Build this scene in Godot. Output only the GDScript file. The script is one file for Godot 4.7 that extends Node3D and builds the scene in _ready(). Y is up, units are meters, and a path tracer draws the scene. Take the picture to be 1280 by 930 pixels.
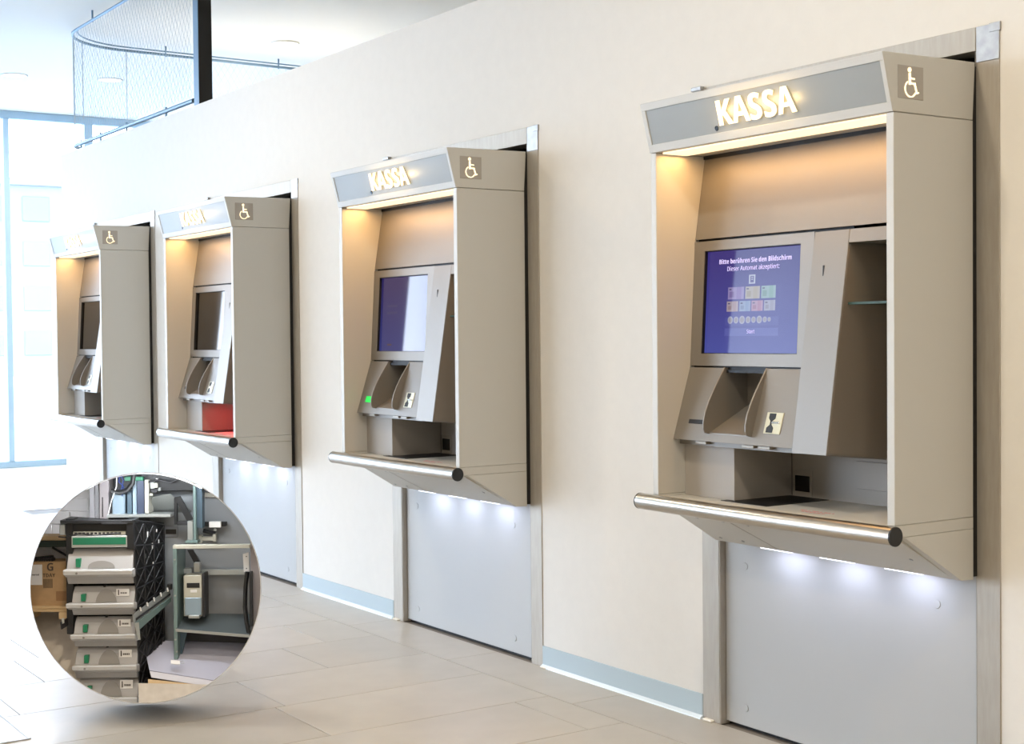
extends Node3D
# A hall with four payment terminals let into a white wall. u runs along the wall (towards the viewer), v is height, w is the distance out from the wall face.

const CANOPY := 0.175        # canopy lamps and the small lamps under the tables
const LED := 0.018
const ADDED_STRIP := 0.022       # light strip added to brighten the inset drum
const HALO := 0.0022     # lit sign letters
const TERMINALS := [0.0, -2.16, -4.341, -6.462]      # where each terminal's near edge of the casing begins along the wall
var M := {}
var taken := {}

func _ready():
	# ---- camera, sky, exposure, large lights
	var cam := Camera3D.new()
	cam.name = "camera"
	cam.fov = 29.0386
	cam.near = 0.05
	cam.far = 400.0
	add_child(cam)
	var fwd := Vector3(sin(0.58974) * cos(-0.025404), sin(-0.025404), -cos(0.58974) * cos(-0.025404))
	cam.look_at_from_position(Vector3(-3.2412, 1.3129, 3.5414), Vector3(-3.2412, 1.3129, 3.5414) + fwd, Vector3.UP)
	cam.rotate_object_local(Vector3(0, 0, 1), -0.010418)
	var env := Environment.new()
	env.background_mode = Environment.BG_SKY
	var sky := Sky.new()
	var sm := ProceduralSkyMaterial.new()
	sm.sky_top_color = Color(0.70, 0.82, 0.97)
	sm.sky_horizon_color = Color(0.93, 0.96, 1.0)
	sm.ground_horizon_color = Color(0.80, 0.84, 0.88)
	sm.ground_bottom_color = Color(0.60, 0.62, 0.64)
	sm.sky_energy_multiplier = 2.4
	sm.ground_energy_multiplier = 1.3
	sky.sky_material = sm
	env.sky = sky
	env.ambient_light_source = Environment.AMBIENT_SOURCE_DISABLED
	env.tonemap_mode = Environment.TONE_MAPPER_LINEAR
	env.tonemap_exposure = 1.75
	env.sdfgi_enabled = true
	env.ssao_enabled = true
	env.ssil_enabled = true
	var we := WorldEnvironment.new()
	we.name = "world_environment"
	we.environment = env
	add_child(we)
	materials()
	hall()
	window_side()
	gallery()
	for i in 4:
		frame(i)
		terminal(i)
	added_drum()

# ------------------------------------------------------------------ helpers
func numbered(n: String) -> String:
	var k: int = taken.get(n, 0)
	taken[n] = k + 1
	return n if k == 0 else "%s_%03d" % [n, k]

func thing(called: String, label: String, category: String, at := Vector3.ZERO, group := "") -> Node3D:
	var o := Node3D.new()
	o.name = numbered(called)
	add_child(o)
	o.position = at
	tag(o, label, category, group)
	return o

func tag(o: Node3D, label: String, category: String, group := ""):
	o.set_meta("label", label)
	o.set_meta("category", category)
	if group: o.set_meta("group", group)

func begin() -> SurfaceTool:
	var st := SurfaceTool.new()
	st.begin(Mesh.PRIMITIVE_TRIANGLES)
	return st

func put(called: String, st, m: Material, parent: Node = self, label := "") -> MeshInstance3D:
	var o := MeshInstance3D.new()
	o.name = numbered(called) if parent == self else called
	o.mesh = st.commit() if st is SurfaceTool else st
	o.material_override = m
	o.cast_shadow = GeometryInstance3D.SHADOW_CASTING_SETTING_ON
	parent.add_child(o, true)
	if label: o.set_meta("label", label)
	return o

func structure(called: String, st, m: Material) -> MeshInstance3D:
	var o := put(called, st, m)
	o.name = called
	o.set_meta("kind", "structure")
	o.set_meta("label", called.replace("_", " ") + " of the bright white hall")
	return o

func P(u: float, v: float, w: float) -> Vector3:
	return Vector3(-w, v, u)

func tri(st: SurfaceTool, a: Vector3, b: Vector3, c: Vector3, n: Vector3):
	if (b - a).cross(c - a).dot(n) > 0:
		var t := b
		b = c
		c = t
	st.set_normal(n)
	st.add_vertex(a)
	st.set_normal(n)
	st.add_vertex(b)
	st.set_normal(n)
	st.add_vertex(c)

func face(st: SurfaceTool, pts: Array, away: Vector3):          # a flat convex face turned away from a point inside
	var n := Vector3.ZERO
	var mid := Vector3.ZERO
	for i in pts.size():
		mid += pts[i] / pts.size()
		n += pts[i].cross(pts[(i + 1) % pts.size()])
	n = n.normalized()
	if n.dot(mid - away) < 0: n = -n
	for i in range(1, pts.size() - 1):
		tri(st, pts[0], pts[i], pts[i + 1], n)

func box(st: SurfaceTool, lo: Vector3, hi: Vector3, bev := 0.0, xf := Transform3D()):   # box between two corners, edges chamfered
	var c := (lo + hi) / 2
	var h := (hi - lo).abs() / 2
	var b: float = min(bev, min(h.x, min(h.y, h.z)) * 0.9)
	var v := func(s: Vector3, axis: int) -> Vector3:
		var q := h - Vector3(b, b, b)
		q[axis] = h[axis]
		return xf * (c + q * s)
	var cc := xf * c
	for axis in 3:
		var a1 := (axis + 1) % 3
		var a2 := (axis + 2) % 3
		for s in [-1.0, 1.0]:
			var f := []
			for k in [[-1, -1], [1, -1], [1, 1], [-1, 1]]:
				var g := Vector3.ZERO
				g[axis] = s
				g[a1] = k[0]
				g[a2] = k[1]
				f.append(v.call(g, axis))
			face(st, f, cc)
			if b > 0:
				for t in [-1.0, 1.0]:
					var g0 := Vector3.ZERO
					g0[axis] = s
					g0[a1] = t
					g0[a2] = -1
					var g1 := g0
					g1[a2] = 1
					face(st, [v.call(g0, axis), v.call(g1, axis), v.call(g1, a1), v.call(g0, a1)], cc)
	if b > 0:
		for x in [-1.0, 1.0]:
			for y in [-1.0, 1.0]:
				for z in [-1.0, 1.0]:
					var g := Vector3(x, y, z)
					face(st, [v.call(g, 0), v.call(g, 1), v.call(g, 2)], cc)

func ubox(st: SurfaceTool, u0: float, u1: float, v0: float, v1: float, w0: float, w1: float, bev := 0.0):
	box(st, Vector3(-max(w0, w1), v0, u0), Vector3(-min(w0, w1), v1, u1), bev)

# a polygon swept along a direction: o + ex*x + ey*y, from ez*z0 to ez*z1, with the rims chamfered by bev
func prism(st: SurfaceTool, poly: PackedVector2Array, o: Vector3, ex: Vector3, ey: Vector3, ez: Vector3, z0: float, z1: float, bev := 0.0):
	var n := poly.size()
	var area := 0.0
	for i in n: area += poly[i].cross(poly[(i + 1) % n])
	if area < 0:
		poly = poly.duplicate()
		poly.reverse()
	var inner := PackedVector2Array()
	for i in n:
		var d0 := (poly[i] - poly[(i + n - 1) % n]).normalized()
		var d1 := (poly[(i + 1) % n] - poly[i]).normalized()
		var n0 := Vector2(-d0.y, d0.x)
		var n1 := Vector2(-d1.y, d1.x)
		var m: Vector2 = (n0 + n1) / max(0.3, 1.0 + n0.dot(n1))
		inner.append(poly[i] + m * bev)
	var idx := Geometry2D.triangulate_polygon(inner)
	var at := func(p: Vector2, z: float) -> Vector3: return o + ex * p.x + ey * p.y + ez * z
	for i in range(0, idx.size(), 3):
		tri(st, at.call(inner[idx[i]], z0), at.call(inner[idx[i + 1]], z0), at.call(inner[idx[i + 2]], z0), -ez)
		tri(st, at.call(inner[idx[i]], z1), at.call(inner[idx[i + 1]], z1), at.call(inner[idx[i + 2]], z1), ez)
	for i in n:
		var j := (i + 1) % n
		var d := (poly[j] - poly[i]).normalized()
		var nn := (ex * d.y - ey * d.x).normalized()
		var rings := [[inner, z0], [poly, z0 + bev], [poly, z1 - bev], [inner, z1]] if bev > 0 else [[poly, z0], [poly, z1]]
		for k in rings.size() - 1:
			var a = at.call(rings[k][0][i], rings[k][1])
			var b = at.call(rings[k][0][j], rings[k][1])
			var c = at.call(rings[k + 1][0][j], rings[k + 1][1])
			var e = at.call(rings[k + 1][0][i], rings[k + 1][1])
			var nf := nn
			if rings.size() == 4 and k == 0: nf = (nn - ez).normalized()
			if rings.size() == 4 and k == 2: nf = (nn + ez).normalized()
			tri(st, a, b, c, nf)
			tri(st, a, c, e, nf)

func uprism(st: SurfaceTool, wv: Array, u0: float, u1: float, bev := 0.0):   # a profile of [w, v] pairs swept along the wall
	var p := PackedVector2Array()
	for q in wv: p.append(Vector2(q[0], q[1]))
	prism(st, p, Vector3.ZERO, Vector3(-1, 0, 0), Vector3(0, 1, 0), Vector3(0, 0, 1), u0, u1, bev)

func tube(st: SurfaceTool, pts: Array, r: float, sides := 12, caps := true):
	var rings := []
	var nors := []
	var up := Vector3.UP
	for i in pts.size():
		var t: Vector3 = (pts[min(i + 1, pts.size() - 1)] - pts[max(i - 1, 0)]).normalized()
		if abs(t.dot(up)) > 0.95: up = Vector3(0.3, 0.2, 1).normalized()
		var x := up.cross(t).normalized()
		var y := t.cross(x)
		up = y
		var ring := []
		var nor := []
		for k in sides:
			var a := TAU * k / sides
			var d := x * cos(a) + y * sin(a)
			ring.append(pts[i] + d * r)
			nor.append(d)
		rings.append(ring)
		nors.append(nor)
	for i in pts.size() - 1:
		for k in sides:
			var l := (k + 1) % sides
			var q := [[rings[i][k], nors[i][k]], [rings[i][l], nors[i][l]], [rings[i + 1][l], nors[i + 1][l]], [rings[i + 1][k], nors[i + 1][k]]]
			for t in [[0, 1, 2], [0, 2, 3]]:
				var a: Vector3 = q[t[0]][0]
				var b: Vector3 = q[t[1]][0]
				var c: Vector3 = q[t[2]][0]
				var o: Array = [0, 1, 2] if (b - a).cross(c - a).dot(q[t[0]][1]) < 0 else [0, 2, 1]
				for m in o:
					st.set_normal(q[t[m]][1])
					st.add_vertex(q[t[m]][0])
	if caps:
		for e in [[0, pts[0] - pts[1]], [pts.size() - 1, pts[-1] - pts[-2]]]:
			for k in range(1, sides - 1):
				tri(st, rings[e[0]][0], rings[e[0]][k], rings[e[0]][k + 1], e[1].normalized())

func disc(st: SurfaceTool, c: Vector3, n: Vector3, r: float, h: float, bev := 0.0, sides := 24):
	var ex := n.cross(Vector3(0.31, 0.9, 0.23)).normalized()
	var p := PackedVector2Array()
	for k in sides: p.append(Vector2.from_angle(TAU * k / sides) * r)
	prism(st, p, c, ex, n.cross(ex), n, 0.0, h, bev)

func letters(s: String, size: float, depth: float, weight := 700) -> TextMesh:
	var t := TextMesh.new()
	var f := SystemFont.new()
	f.font_names = PackedStringArray(["Droid Sans"])
	f.font_weight = weight
	t.font = f
	t.text = s
	t.font_size = 64
	t.pixel_size = size / 46.0                       # size is the height of a capital
	t.depth = depth
	t.curve_step = 1.0
	return t

func noise_tex(freq: float, size: int, seed_: int, ramp: Array, octaves := 4) -> NoiseTexture2D:
	var n := FastNoiseLite.new()
	n.seed = seed_
	n.frequency = freq
	n.fractal_octaves = octaves
	var t := NoiseTexture2D.new()
	t.width = size
	t.height = size
	t.seamless = true
	t.noise = n
	var g := Gradient.new()
	g.set_color(0, ramp[0])
	g.set_color(1, ramp[1])
	t.color_ramp = g
	return t

func mat(called: String, c: Color, rough := 0.5, metal := 0.0) -> StandardMaterial3D:
	var m := StandardMaterial3D.new()
	m.resource_name = called
	m.albedo_color = c
	m.roughness = rough
	m.metallic = metal
	M[called] = m
	return m

func grain(m: StandardMaterial3D, t: Texture2D, scale: Vector3, world := true):
	m.albedo_texture = t
	m.uv1_triplanar = true
	m.uv1_world_triplanar = world
	m.uv1_scale = scale

func glow(called: String, c: Color, e: float) -> StandardMaterial3D:
	var m := mat(called, c, 0.6)
	m.emission_enabled = true
	m.emission = c
	m.emission_energy_multiplier = e
	return m

func materials():
	var m := mat("plaster", Color(0.855, 0.84, 0.81), 0.85)
	grain(m, noise_tex(0.03, 512, 3, [Color(0.985, 0.985, 0.985), Color(1, 1, 1)]), Vector3(0.8, 0.8, 0.8))
	mat("ceiling_white", Color(0.83, 0.84, 0.835), 0.9)
	var speck := noise_tex(0.35, 512, 7, [Color(0.90, 0.90, 0.90), Color(1, 1, 1)], 2)
	m = mat("silver", Color(0.775, 0.765, 0.735), 0.5, 0.1)
	grain(m, speck, Vector3(3, 3, 3))
	m = mat("silver_unit", Color(0.525, 0.505, 0.475), 0.42, 0.35)
	grain(m, speck, Vector3(3, 3, 3))
	m = mat("silver_dull_shade", Color(0.66, 0.635, 0.60), 0.5, 0.1)  # silver toned down with the recess shade; also on small plates and seams
	grain(m, speck, Vector3(3, 3, 3))
	m = mat("silver_shaded", Color(0.52, 0.48, 0.43), 0.5, 0.1)  # grey paint browned and darkened, the shade of the unlit niche in its colour
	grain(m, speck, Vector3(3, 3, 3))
	m = mat("panel_grey", Color(0.74, 0.745, 0.74), 0.55, 0.0)
	grain(m, speck, Vector3(3, 3, 3))
	m = mat("steel", Color(0.68, 0.655, 0.61), 0.48, 0.4)
	grain(m, noise_tex(0.02, 512, 9, [Color(0.94, 0.93, 0.92), Color(1, 1, 1)]), Vector3(5, 0.7, 5))
	m = mat("steel_bright", Color(0.68, 0.68, 0.67), 0.35, 0.6)
	grain(m, noise_tex(0.02, 512, 10, [Color(0.86, 0.86, 0.88), Color(1, 1, 1)]), Vector3(2, 2, 2))
	m = mat("tube_steel", Color(0.78, 0.755, 0.71), 0.28, 1.0)
	grain(m, noise_tex(0.05, 512, 11, [Color(0.86, 0.85, 0.84), Color(1, 1, 1)]), Vector3(8, 8, 0.6))
	mat("black", Color(0.035, 0.035, 0.04), 0.5)
	mat("black_gloss", Color(0.03, 0.03, 0.035), 0.15)
	mat("sign_glass", Color(0.54, 0.535, 0.505), 0.38, 0.12)
	mat("brass", Color(0.76, 0.74, 0.64), 0.3, 0.4)
	mat("chrome", Color(0.88, 0.88, 0.86), 0.12, 1.0)
	mat("red_plastic", Color(0.72, 0.10, 0.13), 0.45)
	mat("red_mark", Color(0.86, 0.42, 0.42), 0.6)
	mat("baseboard", Color(0.66, 0.72, 0.745), 0.35)
	mat("baseboard_lip", Color(0.84, 0.88, 0.90), 0.3)
	mat("putty", Color(0.9, 0.88, 0.83), 0.7)
	mat("blue_steel", Color(0.42, 0.52, 0.60), 0.4, 0.4)
	mat("hazed_frame", Color(0.62, 0.72, 0.79), 0.4, 0.2)  # blue steel paled, the haze before the windows put into its colour
	mat("dark_post", Color(0.015, 0.02, 0.03), 0.6)
	mat("net_wire", Color(0.66, 0.71, 0.75), 0.5, 0.3)
	glow("lamp_warm", Color(1.0, 0.91, 0.76), 0.62)
	glow("sign_glow", Color(1.0, 0.93, 0.78), 0.62)
	glow("led_white", Color(0.92, 0.93, 1.0), 1.2)
	glow("led_green", Color(0.05, 0.75, 0.25), 0.45)
	glow("downlight_glow", Color(1.0, 0.98, 0.95), 1.1)
	for k in 4:
		m = mat("tile_%d" % k, Color(0.715, 0.685, 0.635) * [1.0, 0.985, 1.012, 0.97][k], 0.36)
		m.albedo_color.a = 1
		grain(m, noise_tex(0.012, 512, 20 + k, [Color(0.965, 0.963, 0.96), Color(1, 1, 1)], 5), Vector3(0.9, 0.9, 0.9))
	mat("grout", Color(0.50, 0.47, 0.43), 0.8)
	var g := mat("pane", Color(0.93, 0.98, 1.0, 0.06), 0.02)
	g.transparency = BaseMaterial3D.TRANSPARENCY_ALPHA
	mat("glass_edge", Color(0.16, 0.27, 0.23), 0.5)
	g = mat("shelf_glass", Color(0.35, 0.55, 0.48, 0.22), 0.05)
	g.transparency = BaseMaterial3D.TRANSPARENCY_ALPHA
	mat("facade", Color(0.47, 0.49, 0.51), 0.8)
	mat("facade_window", Color(0.38, 0.44, 0.50), 0.3)
	mat("pavement", Color(0.80, 0.80, 0.80), 0.8)

# ------------------------------------------------------------------ the hall
func hall():
	# floor slab under the tiles, tiles as pieces of it
	var st := begin()
	box(st, Vector3(-9.0, -0.25, -11.9), Vector3(4.2, -0.004, 7.2))
	var floor_ := structure("floor", st, M.grout)
	var rng := RandomNumberGenerator.new()
	rng.seed = 11
	var starts := {0: 0.40, 1: 1.13, 2: 1.09, 3: 0.70, 4: 0.49, 5: 1.59, 6: 0.9}
	var tile := func(u0: float, u1: float, w0: float, w1: float):
		var s := begin()
		ubox(s, u0 + 0.0015, u1 - 0.0015, -0.012, 0.0, w0 + 0.0015, w1 - 0.0015, 0.001)
		put("floor_tile", s, M["tile_%d" % rng.randi_range(0, 3)], floor_)
	for k in range(-3, 26):                                 # rows across the hall
		var u1 := -0.27 - 0.44 * k
		var u0 := u1 - 0.44
		var w: float = starts.get(k, rng.randf_range(0.3, 1.4))
		var cuts := [0.25]
		if w - 0.25 > 0.1: cuts.append(w)
		while cuts[-1] < 4.2: cuts.append(cuts[-1] + 1.2)
		for i in cuts.size() - 1: tile.call(u0, u1, cuts[i], cuts[i + 1])
		if u1 < -7.5:                                       # beyond the end of the wall the floor goes on behind it
			tile.call(u0, u1, -0.55, 0.25)
			tile.call(u0, u1, -1.75, -0.55)
			tile.call(u0, u1, -2.95, -1.75)
	for k in 10:                                            # border strip along the wall
		tile.call(1.15 - 0.86 * (k + 1), 1.15 - 0.86 * k, 0.0, 0.2485)
	st = begin()                                            # the rest of the floor, out of the picture, in one sheet
	box(st, Vector3(-9.0, -0.02, -11.8), Vector3(-5.9, 0, 7))
	box(st, Vector3(-5.9, -0.02, 1.06), Vector3(0, 0, 7))
	put("floor_sheet", st, M.tile_0, floor_)

	# ceiling
	st = begin()
	box(st, Vector3(-9.2, 3.68, -11.9), Vector3(4.2, 3.95, 7.2))
	structure("ceiling", st, M.ceiling_white)

	# the wall with four recesses; top at 2.71 m, a flat deck above the rooms behind it
	st = begin()
	var edge := -7.40
	var holes := []
	for i in [3, 2, 1, 0]: holes.append([TERMINALS[i] - 0.10, TERMINALS[i] + 1.03])
	var from := edge
	for h in holes:
		box(st, Vector3(0, 0, from), Vector3(0.30, 2.71, h[0]))
		box(st, Vector3(0, 2.10, h[0]), Vector3(0.30, 2.71, h[1]))
		box(st, Vector3(0.24, 0, h[0]), Vector3(0.30, 2.10, h[1]))
		from = h[1]
	box(st, Vector3(0, 0, from), Vector3(0.30, 2.71, 7.0))
	box(st, Vector3(0.30, 0, edge), Vector3(4.0, 2.71, edge + 0.25))
	box(st, Vector3(0.30, 2.45, edge + 0.25), Vector3(4.0, 2.71, 7.0))
	var wr := structure("wall_right", st, M.plaster)
	for h in holes:
		st = begin()
		box(st, Vector3(0.036, 0, h[0]), Vector3(0.20, 0.011, h[1]))
		box(st, Vector3(0.20, 0, h[0]), Vector3(0.24, 2.10, h[1]))
		put("recess_lining", st, M.black, wr)
	# the other walls: solid behind the viewer, glazed far end and left side
	st = begin()
	box(st, Vector3(-9.2, -0.2, 7.0), Vector3(4.2, 3.95, 7.25))
	structure("wall_back", st, M.plaster)
	st = begin()
	box(st, Vector3(4.0, -0.2, -11.9), Vector3(4.25, 3.95, 7.0))
	structure("wall_far_right", st, M.plaster)
	st = begin()
	box(st, Vector3(-9.25, -0.2, -4.6), Vector3(-9.0, 3.95, 7.0))
	structure("wall_left", st, M.plaster)

	# baseboards between the frames
	var ends := [[0, 1.062, 3.2], [1, TERMINALS[1] + 1.062, -0.147], [2, TERMINALS[2] + 1.062, TERMINALS[1] - 0.147], [3, TERMINALS[3] + 1.062, TERMINALS[2] - 0.147], [4, edge, TERMINALS[3] - 0.147]]
	for e in ends:
		st = begin()
		ubox(st, e[1], e[2], 0.0, 0.085, 0.0, 0.006, 0.002)
		var b := structure("baseboard_%d" % (e[0] + 1), st, M.baseboard)
		st = begin()
		uprism(st, [[0.004, 0.0], [0.018, 0.0], [0.017, 0.004], [0.006, 0.012], [0.004, 0.014]], e[1], e[2])
		put("foot_lip", st, M.baseboard_lip, b)

	# steel edge of the mat well, bottom left
	var t := thing("floor_frame", "thin steel edge frame let into the floor tiles at bottom left", "floor frame", P(-1.256, 0, 1.957))
	st = begin()
	ubox(st, -2.4, 0.0, -0.006, 0.004, -0.004, 0.004, 0.001)
	put("long_edge", st, M.steel_bright, t)
	st = begin()
	ubox(st, -0.004, 0.004, -0.006, 0.004, 0.004, 1.6, 0.001)
	put("short_edge", st, M.steel_bright, t)

	# round ceiling lights; the two over the gallery are added to brighten the ceiling
	var spots := [[-3.6, 2.2, "added unseen above the gallery deck, near the post"], [-0.6, 2.4, "added unseen above the gallery deck, farther right"], [-7.10, 1.72, "on the grey ceiling above the terminal wall"], [-9.4, 1.05, "on the far ceiling behind the safety net"], [-9.6, 0.25, "on the far ceiling at the left edge"], [-3.5, -2.0, ""], [-3.5, -5.0, ""], [0.6, -2.0, ""], [0.6, -5.0, ""], [3.0, -2.0, ""], [3.0, -5.0, ""], [5.6, -2.0, ""], [5.6, -5.0, ""]]
	for s in spots:
		t = thing("ceiling_light", "round white downlight " + (s[2] if s[2] else "in the hall ceiling behind the viewer, out of view"), "light", Vector3(s[1], 3.68, s[0]), "round downlights")
		st = begin()
		var ring := []
		for k in 33: ring.append(Vector3(cos(TAU * k / 32) * 0.108, -0.004, sin(TAU * k / 32) * 0.108))
		tube(st, ring, 0.008, 8, false)
		put("rim", st, M.ceiling_white, t)
		st = begin()
		disc(st, Vector3(0, -0.002, 0), Vector3(0, -1, 0), 0.105, 0.004)
		put("lamp_disc", st, M.downlight_glow, t)
		var l := AreaLight3D.new()
		l.name = "downlight_lamp"
		l.area_size = Vector2(0.18, 0.18)
		l.light_color = Color(1.0, 0.94, 0.85)
		l.light_energy = 0.9 if s[2].contains("gallery") else 2.6
		l.shadow_enabled = true
		l.position = Vector3(0, -0.03, 0)
		l.rotation_degrees = Vector3(-90, 0, 0)
		t.add_child(l, true)

func window_side():
	# far glazing at Z = -11.7 and the left side, in bays of 0.855 m
	var st := begin()
	box(st, Vector3(-9.2, -0.03, -11.74), Vector3(4.0, 0.065, -11.66), 0.004)
	var wf := structure("window_1", st, M.hazed_frame)
	st = begin()
	box(st, Vector3(-9.2, 3.60, -11.74), Vector3(4.0, 3.68, -11.66), 0.004)
	put("head_rail", st, M.hazed_frame, wf)
	var x := 0.70 - 0.855 * 11
	for k in 15:
		st = begin()
		var w := 0.03 if k != 12 else 0.045
		box(st, Vector3(x + 0.855 * k - w, 0.065, -11.75), Vector3(x + 0.855 * k + w, 3.60, -11.65), 0.004)
		put("mullion", st, M.hazed_frame, wf)
		if k < 14:
			st = begin()
			box(st, Vector3(x + 0.855 * k + w, 0.065, -11.703), Vector3(x + 0.855 * (k + 1) - w, 3.60, -11.697))
			put("pane", st, M.pane, wf)
	st = begin()
	box(st, Vector3(-9.14, -0.03, -11.66), Vector3(-9.06, 0.065, -4.6), 0.004)
	wf = structure("window_2", st, M.hazed_frame)
	st = begin()
	box(st, Vector3(-9.14, 3.60, -11.66), Vector3(-9.06, 3.68, -4.6), 0.004)
	put("head_rail", st, M.hazed_frame, wf)
	for k in 5:
		var z := -11.6 + 1.76 * k
		st = begin()
		box(st, Vector3(-9.15, 0.065, z - 0.03), Vector3(-9.05, 3.60, z + 0.03), 0.004)
		put("mullion", st, M.hazed_frame, wf)
		if k < 4:
			st = begin()
			box(st, Vector3(-9.103, 0.065, z + 0.03), Vector3(-9.097, 3.60, z + 1.73))
			put("pane", st, M.pane, wf)
	# outside
	st = begin()
	box(st, Vector3(-80, -0.4, -140), Vector3(80, -0.25, -11.9))
	box(st, Vector3(-80, -0.4, -11.9), Vector3(-9.3, -0.25, 30))
	structure("ground", st, M.pavement)
	var t := thing("office_building", "pale office block with rows of windows seen hazily through the far glazing", "building", Vector3(22, -0.25, -62))
	st = begin()
	box(st, Vector3(-12, 0, -10), Vector3(14, 8.5, 0))
	box(st, Vector3(-12.2, 8.5, -10.2), Vector3(14.2, 8.8, 0.2))
	put("wall", st, M.facade, t)
	for r in 4:
		for k in 13:
			st = begin()
			box(st, Vector3(-11.5 + k * 1.95, 0.9 + r * 2.0, -0.1), Vector3(-10.3 + k * 1.95, 2.0 + r * 2.0, 0.06), 0.02)
			put("window", st, M.facade_window, t)

func gallery():
	# handrail on the wall top, hoop under the ceiling, wire net between them
	var st := begin()
	box(st, Vector3(0.021, 2.71, -4.744), Vector3(0.106, 3.68, -4.667), 0.003)
	var t := put("gallery_post", st, M.dark_post)
	tag(t, "thick black steel post rising from the wall top to the ceiling", "post")
	st = begin()
	box(st, Vector3(0.018, 2.71, -4.744), Vector3(0.021, 3.68, -4.667), 0.0)
	put("lit_side", st, M.blue_steel, t)  # window light on this side of the post, put in as a lighter strip
	var rail := thing("wall_top_rail", "grey steel handrail on short studs along the wall top", "handrail", Vector3(0, 2.71, -6))
	st = begin()
	var path := [Vector3(0.75, 0.045, -1.33), Vector3(0.25, 0.045, -1.33)]
	for k in 7: path.append(Vector3(0.25 - 0.22 * sin(PI / 12 * k), 0.045, -1.11 - 0.22 * cos(PI / 12 * k)))
	path.append(Vector3(0.03, 0.045, 1.22))
	tube(st, path, 0.014, 10)
	put("rail", st, M.blue_steel, rail)
	for z in [-1.0, -0.55, 0.0, 0.75]:
		st = begin()
		tube(st, [Vector3(0.03, -0.005, z), Vector3(0.03, 0.07, z)], 0.007, 8)
		put("stud", st, M.blue_steel, rail)
	var hoop := thing("ceiling_hoop", "curved grey tube rail hung just under the ceiling around the gallery net", "rail", Vector3(0, 3.68, -6))
	path = [Vector3(2.6, -0.07, -1.74), Vector3(0.6, -0.07, -1.70)]
	for k in range(1, 10): path.append(Vector3(0.6 - 0.55 * sin(PI / 18 * k), -0.07, -1.15 - 0.55 * cos(PI / 18 * k)))
	path.append(Vector3(0.05, -0.07, 3.4))
	for r in [0.0, 0.035]:
		st = begin()
		var p := []
		for q in path: p.append(q + Vector3(r * 0.8, r * 0.6, r * 0.8))
		tube(st, p, 0.011 if r == 0.0 else 0.006, 10)
		put("tube", st, M.blue_steel, hoop)
	for q in [Vector3(1.95, 0, -1.73), Vector3(0.95, 0, -1.71), Vector3(0.05, 0, -0.75)]:
		st = begin()
		tube(st, [q, q + Vector3(0, -0.085, 0)], 0.007, 8)
		put("hanger", st, M.blue_steel, hoop)
	# wire net: two sets of slanting wires on the run of the hoop, and its upright cables
	var run := []
	for q in path: run.append(Vector2(q.x + 0.0, q.z))
	var len_ := [0.0]
	for i in run.size() - 1: len_.append(len_[-1] + run[i].distance_to(run[i + 1]))
	var on := func(s: float) -> Vector2:
		for i in run.size() - 1:
			if s <= len_[i + 1]: return run[i].lerp(run[i + 1], clamp((s - len_[i]) / (len_[i + 1] - len_[i]), 0, 1))
		return run[-1]
	var total: float = len_[-1]
	st = begin()
	var bottom := func(s: float) -> float: return -0.92 if s > 3.1 else lerp(-0.62, -0.92, clamp((s - 2.3) / 0.8, 0, 1))
	var pitch := 0.056
	for dirn in [-1.0, 1.0]:
		var s0 := -0.9
		while s0 < total + 0.9:
			var pts := []
			for j in 24:
				var y := -0.07 - 0.9 * j / 23.0
				var s: float = s0 + dirn * (y + 0.5) * 0.62
				if s < 0 or s > total - 2.25 or y < bottom.call(s): continue
				var q: Vector2 = on.call(s)
				pts.append(Vector3(q.x, y, q.y))
			if pts.size() > 1: tube(st, pts, 0.0011, 3, false)
			s0 += pitch
	var net := put("safety_net", st, M.net_wire)
	net.position = Vector3(0, 3.68, -6)
	net.set_meta("kind", "stuff")
	tag(net, "fine steel wire safety net between ceiling hoop and wall top", "net")
	for s in [2.42, 2.62, 1.98]:
		var q: Vector2 = on.call(s)
		st = begin()
		tube(st, [Vector3(q.x, 3.61, q.y - 6), Vector3(q.x, 3.68 + bottom.call(s) , q.y - 6)], 0.004, 6)
		tag(put("net_cable", st, M.net_wire), "thin upright steel cable bracing the safety net " + ["at its rounded corner", "just before the rounded corner", "on its far straight side"][[2.42, 2.62, 1.98].find(s)], "cable")

# ------------------------------------------------------------------ frames and terminals
const WHICH := ["nearest at the right, with the lit blue screen", "second from the right, with the green slot light", "third from the right, with the red lit recess", "farthest away at the left end of the wall"]

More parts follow.
